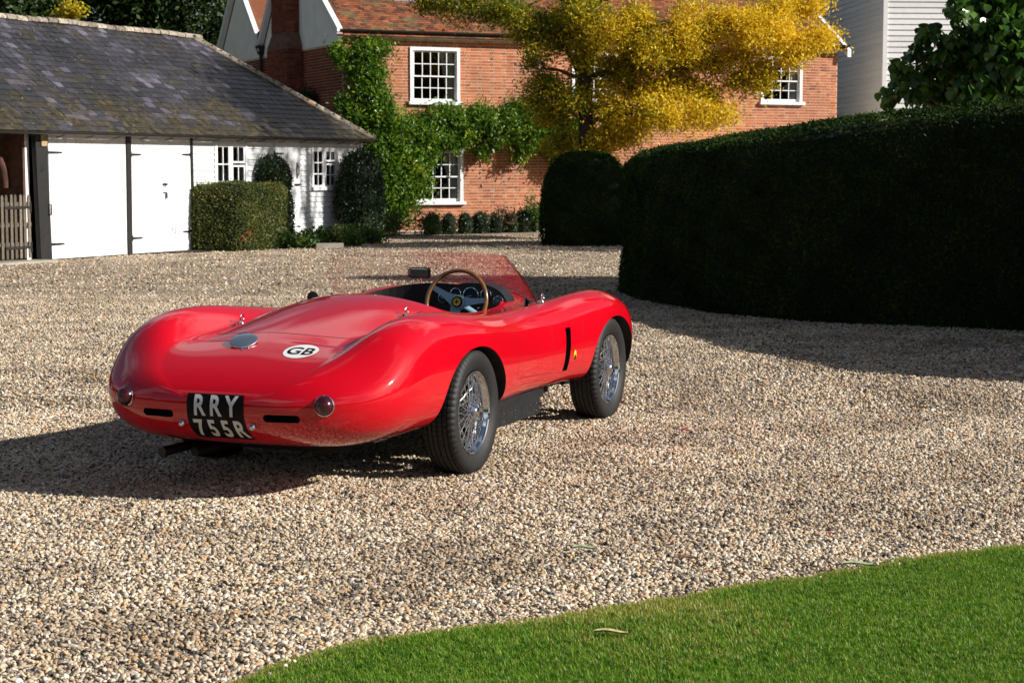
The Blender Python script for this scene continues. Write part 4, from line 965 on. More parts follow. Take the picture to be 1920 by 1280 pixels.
for (x_, y_, rx, rz) in col_path:
    off = .22+.004*min(rx, 60)
    v = on_wall(x_, y_, off); cl.append((v.x, v.y, v.z, rx*sc_*.95, .16+rx*sc_*.22, rz*sc_*.95))
Pw = []; Tw = []
for c_ in cl:
    ns = max(6, int((c_[3]*c_[5])*210)+4); P_, t_ = clumps([c_], ns, 40, .12, .9, .2); Pw.append(P_); Tw.append(t_)
Pw = np.concatenate(Pw); Tw = np.concatenate(Tw)
keep = ((Pw-np.array(HF.O)) @ np.array(HF.n)) > .03; side = ((Pw-np.array(HF.O)) @ np.array(HF.d)) < -.05; keep |= side
Pw = Pw[keep]; Tw = Tw[keep]
yel = wob(Pw, 2.2) > .72
leaf_obj('foliage', Pw, .10*(.6+.8*rng.random(len(Pw))), M['wisteria'], np.clip(.42+Tw+.35*yel, 0, 1), WR, wo, kind='stuff', bias=np.array([[*HF.n]])*np.ones((len(Pw), 1))+[[0, 0, .7]], bw=.35, droop=.8, aspect=.38)
mb = MB()
for k in range(5):
    pts = []; a0 = random.uniform(0, 6)
    for i, (x_, y_) in enumerate(((735, 430), (728, 380), (720, 330), (712, 270), (705, 215), (698, 160), (690, 110))):
        v = on_wall(x_+10*math.sin(a0+i*1.3)+k*3, y_, .09+.03*math.sin(i*2.+k)); pts.append(v-WR.location)
    mb.tube(pts, [.05, .045, .04, .035, .03, .02, .01], 6)
for k in range(4):
    pts = [on_wall(x_, y_+8*math.sin(i*1.7+k), .10)-WR.location for i, (x_, y_) in enumerate(((715, 290), (780, 262), (850, 240), (920, 236), (1000, 240), (1080, 250)))]
    mb.tube(pts, [.04, .035, .03, .025, .02, .01], 6)
mb.build('stem', M['bark'], WR, smooth=180)
c = on_wall(590, 180, .0); v_ = HF.world(-.35, 2.2, 0)
bush('dark_climber', [(v_.x, v_.y, 3.3, .45, .45, .5), (v_.x-.5, v_.y+1.0, 3.2, .5, .5, .4), (v_.x+.1, v_.y-.3, 2.6, .4, .5, .7)], 30, 60, .12, .09, M['topiary'], 'dark shaded evergreen against the gable end of the brick house', 'shrub', .3)

# ================================================================== the yellow tree
def branch(mb, p0, p1, r0, r1, n=7, wav=.12, seg=7, sag=0.):
    pts = []; L = (p1-p0).length; a, b_ = random.uniform(0, 6), random.uniform(0, 6)
    for i in range(n):
        t = i/(n-1); w_ = math.sin(math.pi*t)*wav*L*.5
        pts.append(p0.lerp(p1, t)+Vector((math.sin(a+t*5), math.cos(b_+t*4), .6*math.sin(a*2+t*6)))*w_*.35+Vector((0, 0, sag*math.sin(math.pi*t)*L)))
    mb.tube(pts, [r0+(r1-r0)*i/(n-1) for i in range(n)], seg); return pts
TD = 43.0
tb_ = dp(1101, 455, TD); tb_.z = 0; YT = tag(empty('yellow_tree', tb_), 'golden yellow autumn tree in front of the brick house', 'tree')
def yt(px, py, dd=0.): return dp(px, py, TD+dd)-tb_
mb = MB(); spine = [Vector((0, 0, 0)), yt(1101, 330), yt(1101, 230), yt(1092, 150), yt(1090, 80), yt(1086, 10), yt(1100, -80), yt(1110, -180), yt(1105, -280)]
mb.tube(spine, [.25, .21, .19, .17, .15, .13, .11, .08, .03], 12)
br_ends = []
def arm(si, px, py, dd, r=.08, dr=.012, sag=.06):
    p0 = spine[si]; p1 = yt(px, py, dd); pts = branch(mb, p0, p1, r, dr, 8, .16, 7, sag); br_ends.append(pts); return pts
arms = [(3, 1010, 30, -.5, .09), (4, 960, 10, .4, .07), (2, 1040, 200, .3, .05), (3, 1010, 130, -.8, .06), (3, 1290, 130, -.3, .065), (4, 1400, 60, -.6, .10), (4, 1480, 70, .4, .08), (3, 1330, 100, .6, .07), (2, 1250, 215, -1.2, .07), (2, 1330, 215, .0, .06), (2, 1180, 225, .8, .05), (5, 1200, -20, .5, .09), (5, 950, -60, -.3, .09), (6, 1000, -200, .8, .08), (6, 1230, -170, -.8, .09), (5, 1520, -20, .8, .10), (7, 1080, -330, 0, .05), (7, 1200, -300, .5, .05), (5, 840, -20, .5, .07)]
for a in arms: arm(a[0], a[1], a[2], a[3], a[4])
mb.build('trunk', M['dark_bark'], YT, smooth=180)
tw = MB()
for pts in br_ends:
    for k in range(7):
        s_ = pts[random.randint(3, 7)]; e_ = s_+Vector((random.uniform(-.8, .8), random.uniform(-.6, .6), random.uniform(-.25, .5))); branch(tw, s_, e_, .022, .005, 5, .2, 5)
o = tw.build('twigs', M['dark_bark'], YT, smooth=180); o['kind'] = 'stuff'
# (px, py, rx px, ry px, depth offset, tint base)
yc = [(800, 5, 35, 16, .5, .25), (870, 10, 70, 28, .2, .2), (950, 25, 65, 32, -.3, .22), (985, 60, 40, 28, -.4, .25), (1020, 55, 50, 40, -.2, .28), (1010, 105, 28, 22, -.5, .25), (1060, 60, 60, 45, .4, .35), (1030, 160, 38, 36, -.3, .38), (1045, 215, 45, 35, 0, .45), (1060, 270, 45, 26, .3, .35), (1130, 60, 60, 45, -.7, .55), (1150, 130, 40, 40, .3, .40), (1190, 40, 60, 50, -.4, .6), (1200, 100, 50, 40, .2, .5), (1240, 90, 50, 40, -.8, .55), (1140, 200, 42, 38, -.3, .5), (1130, 255, 40, 32, -.3, .62), (1190, 230, 55, 38, -.6, .72), (1250, 215, 60, 38, -.7, .78), (1310, 210, 55, 34, -.4, .82), (1355, 215, 32, 22, -.2, .8), (1230, 170, 55, 28, 0, .68), (1290, 165, 35, 22, .2, .55), (1330, 120, 35, 28, .3, .28), (1290, 60, 60, 50, -.5, .7), (1350, 40, 55, 45, -.2, .78), (1400, 55, 60, 45, -.5, .82), (1460, 60, 55, 40, -.2, .88), (1510, 80, 45, 32, 0, .88), (1545, 70, 28, 20, .1, .85), (1480, 110, 45, 24, 0, .8), (1420, 130, 40, 28, .1, .5), (1380, 150, 30, 24, .2, .35), (1450, 20, 60, 30, .2, .75), (1520, 15, 45, 25, .4, .8), (1120, 285, 24, 20, -.3, .6), (1170, 262, 40, 16, -.3, .7), (1330, 175, 30, 15, .2, .5), (1270, 130, 40, 28, .2, .45), (1180, 170, 35, 25, .4, .4)]
yc += [(1240, 175, 50, 26, -.2, .6), (1180, 130, 45, 30, 0, .45), (1100, 105, 35, 30, -.4, .4), (1075, 185, 35, 28, -.5, .4), (1100, 300, 40, 16, -.6, .5), (1000, 185, 22, 18, -.1, .35), (1090, 25, 60, 40, -.6, .35), (1290, 110, 40, 24, -.1, .6), (1370, 105, 45, 26, .0, .65), (1420, 160, 30, 18, .1, .4)]
yc += [(900, -60, 110, 60, 0, .4), (1050, -90, 110, 70, .5, .5), (1200, -80, 120, 70, 0, .6), (1350, -70, 110, 60, 0, .7), (1480, -50, 80, 40, 0, .7), (980, -190, 100, 70, 0, .5), (1120, -220, 110, 80, 0, .5), (1250, -190, 100, 70, 0, .6), (1080, -320, 80, 60, 0, .6), (1190, -300, 70, 50, 0, .6)]
Py = []; Ty = []; sy = TD/FPX
for (x_, y_, rx, rz, dd, tb) in yc:
    v = dp(x_, y_, TD+dd); vis = y_ > -40
    c_ = (v.x, v.y, v.z, rx*sy, max(.45, rx*sy*.8), rz*sy*1.2); ns = max(8, int(c_[3]*c_[5]*(60 if vis else 22)+6)); P_, t_ = clumps([c_], ns, 95 if vis else 36, .16, .8, .25); Py.append(P_); Ty.append(t_*1.1+tb-(.12 if x_ < 1080 else 0))
Py = np.concatenate(Py); Ty = np.concatenate(Ty)
leaf_obj('crown', Py, (.065+.05*rng.random(len(Py))), M['yellow_leaf'], np.clip(Ty, 0, 1), YT, np.array(tb_), bias=np.array([[0, 0, 1.]])*np.ones((len(Py), 1)), bw=.3, aspect=.42, kind='stuff', droop=.5)

# ================================================================== big-leaved tree above the hedge
def big_leaf_mesh(t):
    q = MB(); L = 1.; out = [(0, 0), (.10, .30), (.32, .42), (.58, .34), (.80, .15), (1.0, 0)]
    vs = [(x, 0, -.18*x*x) for x, y in out]; l_ = [(x, y, .10*y/.4-.18*x*x-.06) for x, y in out[1:-1]]; r_ = [(x, -y, .10*y/.4-.18*x*x-.06) for x, y in out[1:-1]]
    vs += l_+r_; f = []
    for sd in (6, 10):
        a = [0]+[sd+i for i in range(4)]+[5]
        for i in range(5):
            ff = [i, i+1, a[i+1], a[i]]; ff = list(dict.fromkeys(ff)); f.append(tuple(ff if sd == 6 else ff[::-1]))
    q.add(vs, f, t); return q
RTD = 25.2; rb = dp(1835, 200, RTD); rb.z = 0; RT = tag(empty('broadleaf_tree', rb), 'green large-leaved tree rising behind the tall hedge on the right', 'tree')
rc = [(1668, 180, 22, 20), (1690, 125, 24, 20), (1705, 160, 36, 28), (1720, 95, 22, 18), (1745, 60, 26, 22), (1755, 130, 45, 38), (1780, 85, 40, 34), (1760, 180, 60, 30), (1830, 40, 45, 45), (1800, 12, 26, 25), (1830, 120, 70, 55), (1880, 60, 60, 60), (1900, 150, 70, 55), (1850, -20, 70, 50), (1930, -10, 80, 70), (1960, 100, 80, 80), (1790, 160, 50, 40), (1980, -80, 120, 80), (2040, 60, 110, 100), (2080, 180, 90, 50), (1835, 165, 55, 40), (1870, 110, 60, 50), (1915, 175, 60, 40), (1840, 80, 45, 40), (1790, 120, 40, 40), (1900, 90, 60, 60), (1900, -120, 100, 60)]
sr = RTD/FPX; mb = MB(); LP = []
mb.tube([(0, 0, 0), (.05, .05, 1.6), (.1, 0, 2.6), (.15, .05, 3.6), (.3, 0, 4.6)], [.16, .14, .12, .09, .05], 10)
for (x_, y_, rx, rz) in rc:
    v = dp(x_, y_, RTD+random.uniform(-.5, .9))-rb; branch(mb, Vector((.1, 0, random.uniform(1.9, 3.4))), v, .035, .006, 7, .18, 6)
    area = rx*rz; k = int(area*.075)+16
    for i in range(k):
        d = Vector((random.gauss(0, 1), random.gauss(0, 1), random.gauss(0, 1))).normalized()*random.random()**.4
        LP.append(v+Vector((d.x*rx*sr, d.y*max(.3, rx*sr*.8), d.z*rz*sr)))
mb.build('trunk', M['dark_bark'], RT, smooth=180)
LP.sort(key=lambda p: p.y+abs((p.x+rb.x)/25.2-.22)*6)
lmesh = [big_leaf_mesh(t).mesh('leaf', 180) for t in (.1, .3, .5, .65, .8, .95)]
for m_ in lmesh: m_.materials.append(M['broad'])
rest = MB(); proto = [big_leaf_mesh(t) for t in (.05, .25, .45, .6, .8, 1.)]
for i, p_ in enumerate(LP):
    s_ = random.uniform(.10, .175); az = random.random()*6.28; pitch_ = random.uniform(.3, 1.35); E_ = Euler((random.uniform(-.5, .5), pitch_, az))
    if i < 300: link('leaf', random.choice(lmesh), RT, None, p_, E_, (s_, s_, s_))
    else:
        R3 = E_.to_matrix()*s_; q = random.choice(proto); rest.add([p_+R3 @ Vector(v) for v in q.v], q.f, q.t[0])
o = rest.build('foliage', M['broad'], RT, smooth=180); o['kind'] = 'stuff'

# ================================================================== woods behind
def big_tree(x, y, h, r, label, n=20, tint=.45, leafs=52, size=.21, cat='tree', yellow=0., sub=.42, ns=50):
    root = tag(empty('woodland_tree', (x, y, 0)), label, cat, 'trees behind the barn'); mb = MB()
    mb.tube([(0, 0, 0), (.1, 0, h*.3), (0, .1, h*.6), (.1, 0, h*.9)], [.35, .28, .18, .05], 9); cs = []
    for i in range(n):
        a = random.random()*6.28; t = random.random(); zz = h*(.16+.78*t); rr = r*(1-.55*abs(t-.4)*1.4)*random.uniform(.3, .85)
        c_ = Vector((rr*math.cos(a), rr*math.sin(a), zz)); cs.append((x+c_.x, y+c_.y, c_.z, r*.42, r*.42, r*.36))
        branch(mb, Vector((0, 0, zz*.75)), c_, .07, .02, 5, .15, 5)
    mb.build('trunk', M['dark_bark'], root, smooth=180)
    P_, t_ = clumps(cs, ns, leafs, sub, .6, .4)
    leaf_obj('crown', P_, size*(.7+.6*rng.random(len(P_))), M['wood_green'], np.clip(t_*.8+tint+yellow, 0, 1), root, (x, y, 0), kind='stuff', aspect=.55, bias=np.array([[0, 0, 1.]])*np.ones((len(P_), 1)), bw=.25)
    return root
for (x, y, h, r, lab, ti) in ((-21, 68, 13, 4.8, 'dark green tree at the far left behind the barn ridge', .35), (-15.5, 62, 12, 4.2, 'second dark tree from the left behind the barn ridge', .42), (-11.5, 66, 13, 4.4, 'dark leafy tree behind the barn, next to the white gable', .38), (-25, 60, 12, 4.5, 'dark tree mostly left of the frame behind the barn', .4), (-8, 72, 14, 4.5, 'dark tree behind the white gables of the brick house', .35), (-18, 76, 15, 5, 'taller dark tree further back behind the barn', .3)):
    big_tree(x, y, h, r, lab, tint=ti)
big_tree(13.3, 36.2, 15.5, 2.9, 'tall tree outside the right edge behind the large-leaved tree', n=20, tint=.4, leafs=22, size=.24, sub=.34, ns=26)
c = dp(132, 22, 57); P_, t_ = clumps([(c.x, c.y, c.z, .55, .4, .35)], 14, 40, .15, .7, .4)
yr = tag(empty('yellow_sapling', (c.x, c.y, 0)), 'small patch of yellow leaves behind the barn ridge at upper left', 'tree')
leaf_obj('crown', P_, .13, M['yellow_leaf'], np.clip(t_+.45, 0, 1), yr, (c.x, c.y, 0), kind='stuff'); q = MB(); q.tube([(0, 0, 0), (.1, 0, c.z*.6), (0, 0, c.z)], [.08, .05, .02], 6); q.build('trunk', M['dark_bark'], yr)
# distant tree belt round the garden (seen only as reflections in paint and glass, and from other views)
Pd = []
for k in range(260):
    a = R(random.uniform(-190, 62)) if k < 230 else R(random.uniform(118, 170)); rd = random.uniform(55, 75); hh = random.uniform(5, 9)
    x, y = rd*math.cos(a), rd*math.sin(a)
    if y > 40 and abs(x) < 40: continue
    m_ = 150; g = unit(rng.normal(size=(m_, 3)))*rng.random((m_, 1))**.4*np.array([[3.4, 3.4, hh*.55]]); Pd.append(g+np.array([[x, y, hh*.5]]))
Pd = np.concatenate(Pd)
o = leaf_obj('distant_wood', Pd, 1.5*(.6+.8*rng.random(len(Pd))), M['wood_green'], np.clip(rng.beta(2, 3, len(Pd)), 0, .9), kind='stuff', aspect=.8)
# wooded ground rising behind the barn, one mass
cs = [(x, 84+rng.normal()*3, z, 4.0, 3.0, 2.6) for x in np.arange(-46, 4, 3.4) for z in (2.5, 6.5, 10.5)]
P_, t_ = clumps(cs, 40, 46, .6, .6, .2)
leaf_obj('far_wood', P_, .30*(.7+.6*rng.random(len(P_))), M['wood_green'], np.clip(t_*.8+.33, 0, .9), kind='stuff', aspect=.6)
# ================================================================== the car (x forward, y left, z up, origin under the rear axle)
CAR_RZ = math.atan2(.934, .358)
CAR = tag(empty('sports_car', (-.978, 10.304, 0), CAR_RZ), 'red open-top vintage racing car with wire wheels parked on the gravel', 'car')
def pchip(xs, ys):
    xs = np.array(xs, float); ys = np.array(ys, float); h = np.diff(xs); d = np.diff(ys)/h; m_ = np.zeros(len(xs))
    m_[0], m_[-1] = d[0], d[-1]
    for i in range(1, len(xs)-1):
        if d[i-1]*d[i] <= 0: m_[i] = 0
        else:
            w1, w2 = 2*h[i]+h[i-1], h[i]+2*h[i-1]; m_[i] = (w1+w2)/(w1/d[i-1]+w2/d[i])
    def f(x):
        i = int(np.clip(np.searchsorted(xs, x)-1, 0, len(h)-1)); t = (x-xs[i])/h[i]
        return float((2*t**3-3*t**2+1)*ys[i]+(t**3-2*t**2+t)*h[i]*m_[i]+(-2*t**3+3*t**2)*ys[i+1]+(t**3-t**2)*h[i]*m_[i+1])
    return f
def smoothf(tab):   # pchip then gaussian smoothing
    f = pchip(*zip(*tab)); X = np.arange(tab[0][0]-.6, tab[-1][0]+.6, .02); Y = np.array([f(min(max(x, tab[0][0]), tab[-1][0])) for x in X])
    k = np.exp(-.5*(np.arange(-12, 13)/5.)**2); k /= k.sum(); Ys = np.convolve(np.pad(Y, 12, mode='edge'), k, 'valid')
    return lambda x: float(np.interp(x, X, Ys))
Wf = smoothf([(-1.35, .86), (-.9, .865), (-.5, .875), (0, .88), (.5, .855), (1.1, .825), (1.7, .845), (2.3, .885), (2.75, .87), (3.3, .80)])
FZ = smoothf([(-1.35, .69), (-1.1, .745), (-.95, .782), (-.72, .862), (-.5, .892), (-.25, .886), (0, .864), (.3, .833), (.6, .80), (.9, .785), (1.2, .78), (1.6, .80), (2.0, .84), (2.35, .85), (2.7, .80), (3.3, .66)])
CZ = smoothf([(-1.35, .70), (-1.1, .728), (-.9, .757), (-.6, .82), (-.3, .875), (0, .92), (.3, .94), (.6, .925), (1.0, .915), (1.45, .935), (1.65, .925), (1.95, .885), (2.3, .82), (2.7, .74), (3.3, .60)])
VZ = smoothf([(-1.35, .70), (-1.1, .738), (-1.0, .750), (-.8, .757), (-.62, .758), (-.45, .760), (-.2, .775), (.1, .795), (.5, .82), (1.0, .845), (1.4, .86), (1.7, .82), (2.0, .77), (2.3, .735), (2.7, .68), (3.3, .60)])
FY = smoothf([(-1.35, .60), (0, .665), (1.1, .70), (2.3, .665), (3.3, .60)])
ZBf = smoothf([(-1.35, .215), (-1.0, .225), (-.5, .27), (.1, .30), (1.6, .30), (2.3, .27), (3.3, .25)]); ZC = .475; TX0, TL = -.62, .70; NX0, NL = 2.62, .62
def bspl(ctrl, n):
    P = np.array(ctrl, float); m_ = len(P); kn = np.concatenate([[0]*3, np.arange(m_-2), [m_-3]*3]).astype(float)
    out = []
    for t in np.linspace(0, m_-3-1e-9, n):
        k = int(np.searchsorted(kn, t, side='right')-1); k = min(k, m_-1); d = [P[j+k-3].copy() for j in range(4)]
        for r_ in range(1, 4):
            for j in range(3, r_-1, -1):
                a = (t-kn[j+k-3])/(kn[j+1+k-r_]-kn[j+k-3]); d[j] = (1-a)*d[j-1]+a*d[j]
        out.append(d[3])
    return np.array(out)
NS = 96
def section(x):
    k_w = k_z = 1.
    if x < TX0: u = min(1, (TX0-x)/TL); k_w = (1-u**3.1)**(1/3.1); k_z = (1-u**2.3)**(1/2.3)
    if x > NX0: u = min(1, (x-NX0)/NL); k_w = (1-u**2.6)**(1/2.6); k_z = (1-u**2.2)**(1/2.2)
    ZB = ZBf(x); W, fz, cz, vz, fy = Wf(x), FZ(x), CZ(x), VZ(x), FY(x)
    r_ = min(1, max(0, (-.15-x)/.7)); c = [(0, ZB), (.5*W, ZB+.004*r_), ((.84-.14*r_)*W, ZB-.002+.02*r_), ((.965-.04*r_)*W, ZB+.045+.055*r_), (W*1.005, ZC), (W*1.0, fz-.17), (W*.955, fz-.035), (fy, fz+.035), (fy-.12, (fz*.40+vz*.60)-.012), (.485, vz-.006), (.37, cz-.040*(1 if cz > vz+.02 else .3)), (.15, cz-.001), (0, cz)]
    bl = min(1, max(0, (-.82-x)/.36)); bl = bl*bl*(3-2*bl)
    if bl > 0:
        for i_ in range(6, 13):
            y_, z_ = c[i_]; zt = ZC+(cz-ZC)*(max(0, 1-(abs(y_)/(1.03*W))**6))**.5; c[i_] = (y_, z_*(1-bl)+(zt+(.02 if i_ == 7 else 0))*bl)
    p = bspl(c, NS); p[:, 0] *= k_w; p[:, 1] = ZC+(p[:, 1]-ZC)*k_z
    return p
ts = []
for i in range(1, 46):    # dense round the tail
    t = i/46; ts.append(TX0-TL*(math.sin(t*math.pi/2))**(2/2.6))
tail_x = sorted(ts); mid_x = list(np.arange(TX0, NX0, .035)); nose_x = [NX0+NL*math.sin(i/30*math.pi/2)**(2/2.4) for i in range(0, 30)]
X = [x for x in tail_x if x < TX0-.001]+mid_x+nose_x
rows = []
for x in X:
    s_ = section(x); full = [(x, -a, b_) for a, b_ in s_] + [(x, a, b_) for a, b_ in s_[::-1][1:-1]]; rows.append(full)
nr = len(rows[0]); V = [v for r_ in rows for v in r_]; Fc = []
for i in range(len(rows)-1):
    for j in range(nr): l = (j+1) % nr; Fc.append((i*nr+j, i*nr+l, (i+1)*nr+l, (i+1)*nr+j))
V.append((TX0-TL, 0, ZC)); Fc += [(len(V)-1, (j+1) % nr, j) for j in range(nr)]
V.append((NX0+NL, 0, ZC)); b0 = (len(rows)-1)*nr; Fc += [(len(V)-1, b0+j, b0+(j+1) % nr) for j in range(nr)]
body_me = bpy.data.meshes.new('body'); body_me.from_pydata(V, [], Fc)
bmb = bmesh.new(); bmb.from_mesh(body_me); bmesh.ops.remove_doubles(bmb, verts=bmb.verts, dist=.0004); bmesh.ops.recalc_face_normals(bmb, faces=bmb.faces); bmb.to_mesh(body_me)
BVH = BVHTree.FromBMesh(bmb); bmb.free()
body_me.materials.append(M['paint']); body_me.materials.append(M['black'])
body = link('body', body_me, CAR)
cut_me = bpy.data.meshes.new('cuts'); cv = MB()
def ell_prism(cx, cz, a, b_, y0, y1, n=48, e=2.2, bottom=-.2):
    pts = []
    for i in range(n+1):
        th = math.pi*i/n; c_, s_ = math.cos(th), math.sin(th); pts.append((cx+a*math.copysign(abs(c_)**(2/e), c_), cz+b_*abs(s_)**(2/e)))
    pts = [(cx+a, bottom)]+pts+[(cx-a, bottom)]; m_ = len(pts)
    vs = [(x, y0, z) for x, z in pts]+[(x, y1, z) for x, z in pts]
    cv.add(vs, [tuple(range(m_)), tuple(range(m_, 2*m_))[::-1]]+[(i, i+m_, (i+1) % m_+m_, (i+1) % m_) for i in range(m_)])
for sy_ in (-1, 1):
    ya, yb = (-1.1, -.50) if sy_ < 0 else (.50, 1.1)
    ell_prism(-.045, .33, .475, .365, ya, yb, e=2.15); ell_prism(2.36, .33, .44, .355, ya, yb, e=2.1)
    # side vent
    yv = (-.95, -.76) if sy_ < 0 else (.76, .95); vs = []
    for y in yv: vs += [(1.455, y, .405), (1.535, y, .405), (1.585, y, .67), (1.505, y, .67)]
    cv.add(vs, [(0, 1, 2, 3), (7, 6, 5, 4), (0, 4, 5, 1), (1, 5, 6, 2), (2, 6, 7, 3), (3, 7, 4, 0)])
# cockpit
pl = []; n = 64
for i in range(n):
    th = 2*math.pi*i/n; c_, s_ = math.cos(th), math.sin(th); e = 2.9
    x = .90+.555*math.copysign(abs(c_)**(2/e), c_); y = .545*math.copysign(abs(s_)**(2/e), s_)
    if c_ < 0: x = .90+.60*math.copysign(abs(c_)**(2/2.3), c_)
    pl.append((x, y))
cv.add([(x, y, .36) for x, y in pl]+[(x, y, 1.4) for x, y in pl], [tuple(range(n))[::-1], tuple(range(n, 2*n))]+[(i, (i+1) % n, n+(i+1) % n, n+i) for i in range(n)])
for sy_ in (-.345, .345):   # rear air slots
    m_ = 10; prof = []
    for i in range(m_+1): th = math.pi*i/m_; prof.append((sy_+.075+.019*math.sin(th), .437+.019*math.cos(th)))
    for i in range(m_+1): th = math.pi*i/m_; prof.append((sy_-.075-.019*math.sin(th), .437-.019*math.cos(th)))
    k = len(prof); cv.add([(-1.5, y, z) for y, z in prof]+[(-1.20, y, z) for y, z in prof], [tuple(range(k)), tuple(range(k, 2*k))[::-1]]+[(i, i+k, (i+1) % k+k, (i+1) % k) for i in range(k)])
cut_me.from_pydata(cv.v, [], cv.f); bmb = bmesh.new(); bmb.from_mesh(cut_me); bmesh.ops.recalc_face_normals(bmb, faces=bmb.faces); bmb.to_mesh(cut_me); bmb.free()
cut_me.materials.append(M['paint']); cut_me.materials.append(M['black']); cut_me.polygons.foreach_set('material_index', [1]*len(cut_me.polygons))
cut = bpy.data.objects.new('cuts', cut_me); COL.objects.link(cut); cut.parent = CAR
md = body.modifiers.new('cut', 'BOOLEAN'); md.operation = 'DIFFERENCE'; md.solver = 'EXACT'; md.object = cut; md.use_self = False
bpy.context.view_layer.update(); dg = bpy.context.evaluated_depsgraph_get(); ev = body.evaluated_get(dg); new = bpy.data.meshes.new_from_object(ev)
body.modifiers.clear(); body.data = new; bpy.data.objects.remove(cut); new.name = 'body'
# analytic-like normals: take them from the uncut surface
new.polygons.foreach_set('use_smooth', [True]*len(new.polygons))
body_me.polygons.foreach_set('use_smooth', [True]*len(body_me.polygons)); body_me.update()
vn = np.array([v.normal[:] for v in body_me.vertices]); tris = BVH
cn = [None]*len(new.loops)
kd = __import__('mathutils').kdtree.KDTree(len(body_me.vertices))
for i, v in enumerate(body_me.vertices): kd.insert(v.co, i)
kd.balance(); vcache = {}
def vnormal(vi):
    if vi not in vcache:
        co = new.vertices[vi].co; acc = Vector((0, 0, 0))
        for (c_, i, d) in kd.find_n(co, 4): acc += Vector(vn[i])/(d*d+1e-7)
        vcache[vi] = acc.normalized()
    return vcache[vi]
for p in new.polygons:
    for li in p.loop_indices:
        cn[li] = vnormal(new.loops[li].vertex_index)[:] if p.material_index == 0 else p.normal[:]
new.normals_split_custom_set(cn)

def hitx(y, z):    # tail surface seen from behind
    r_ = BVH.ray_cast(Vector((-3, y, z)), Vector((1, 0, 0))); return r_[0], r_[1]
def hitz(x, y):
    r_ = BVH.ray_cast(Vector((x, y, 2)), Vector((0, 0, -1))); return r_[0], r_[1]
def hity(x, z, s=-1):
    r_ = BVH.ray_cast(Vector((x, 3*s, z)), Vector((0, -s, 0))); return r_[0], r_[1]
def outn(h_, d):
    n_ = h_[1].copy(); 
    if n_.dot(d) > 0: n_.negate()
    return n_
def drape_grid(name, fn, u0, u1, v0, v1, nu, nv, off, mat, mask=None, parent=CAR):
    q = MB(); vs = []
    for j in range(nv+1):
        for i in range(nu+1):
            u = u0+(u1-u0)*i/nu; v = v0+(v1-v0)*j/nv
            if mask: u, v = mask(u, v)
            vs.append(fn(u, v, off))
    q.add(vs, [(j*(nu+1)+i, j*(nu+1)+i+1, (j+1)*(nu+1)+i+1, (j+1)*(nu+1)+i) for j in range(nv) for i in range(nu)]); return q.build(name, mat, parent, smooth=180)
def f_tail(u, v, off):        # u: to the right seen from behind = -y
    h_ = hitx(-u, v); n_ = outn(h_, Vector((1, 0, 0))); return h_[0]+n_*off
def f_top(u, v, off):         # u right (-y), v forward (x)
    h_ = hitz(v, -u); n_ = outn(h_, Vector((0, 0, -1))); return h_[0]+n_*off
def f_side(u, v, off):        # right side, u forward x, v z
    h_ = hity(u, v); n_ = outn(h_, Vector((0, 1, 0))); return h_[0]+n_*off
def drape_text(name, body_, fn, u, v, size, sx, off, mat, parent, bold=.0, cuts=3, vscale=1.):
    cu = bpy.data.curves.new(name, 'FONT'); cu.body = body_; cu.size = size; cu.align_x = 'CENTER'; cu.align_y = 'CENTER'; cu.offset = bold; cu.resolution_u = 5
    to = bpy.data.objects.new(name, cu); COL.objects.link(to); bpy.context.view_layer.update()
    me = bpy.data.meshes.new_from_object(to.evaluated_get(bpy.context.evaluated_depsgraph_get())); bpy.data.objects.remove(to)
    b_ = bmesh.new(); b_.from_mesh(me); bmesh.ops.triangulate(b_, faces=b_.faces)
    for _ in range(cuts):
        long_ = [e for e in b_.edges if e.calc_length() > .018]
        if not long_: break
        bmesh.ops.subdivide_edges(b_, edges=long_, cuts=1); bmesh.ops.triangulate(b_, faces=b_.faces)
    for vv in b_.verts: vv.co = Vector(fn(u+vv.co.x*sx, v+vv.co.y*vscale, off))
    b_.to_mesh(me); b_.free(); return link(name, me, parent, mat)
# number plate
pu0, pu1, pv0, pv1 = -.168, .148, .316, .542
def shear(u, v): return u, v
plate = drape_grid('number_plate', f_tail, pu0, pu1, pv0, pv1, 16, 16, .004, M['black_flat'])
for i, ch_ in enumerate('RRY'): drape_text('letter', ch_, f_tail, -.098+i*.090, .482, .135, .80, .0065, M['plate_white'], plate, .0035)
for i, ch_ in enumerate('755R'): drape_text('letter', ch_, f_tail, -.115+i*.0755, .370, .120, .86, .0065, M['plate_white'], plate, .0035)
# GB oval
def disc(name, fn, uc, vc, a, b_, off, mat, parent=CAR, n=28, rot=0.):
    q = MB(); vs = [fn(uc, vc, off)]; fs = []; R_n = 4
    for k in range(1, R_n+1):
        for i in range(n):
            th = 2*math.pi*i/n; x, y = a*k/R_n*math.cos(th), b_*k/R_n*math.sin(th); vs.append(fn(uc+x*math.cos(rot)-y*math.sin(rot), vc+x*math.sin(rot)+y*math.cos(rot), off))
    for i in range(n): fs.append((0, 1+i, 1+(i+1) % n))
    for k in range(R_n-1):
        for i in range(n): a0 = 1+k*n; fs.append((a0+i, a0+n+i, a0+n+(i+1) % n, a0+(i+1) % n))
    q.add(vs, fs); return q.build(name, mat, parent, smooth=180)
gb = disc('country_sticker', f_top, .265, -.93, .092, .088, .002, M['white_flat'])
drape_text('letters', 'GB', f_top, .265, -.935, .125, .92, .0035, M['black_flat'], gb, .002)
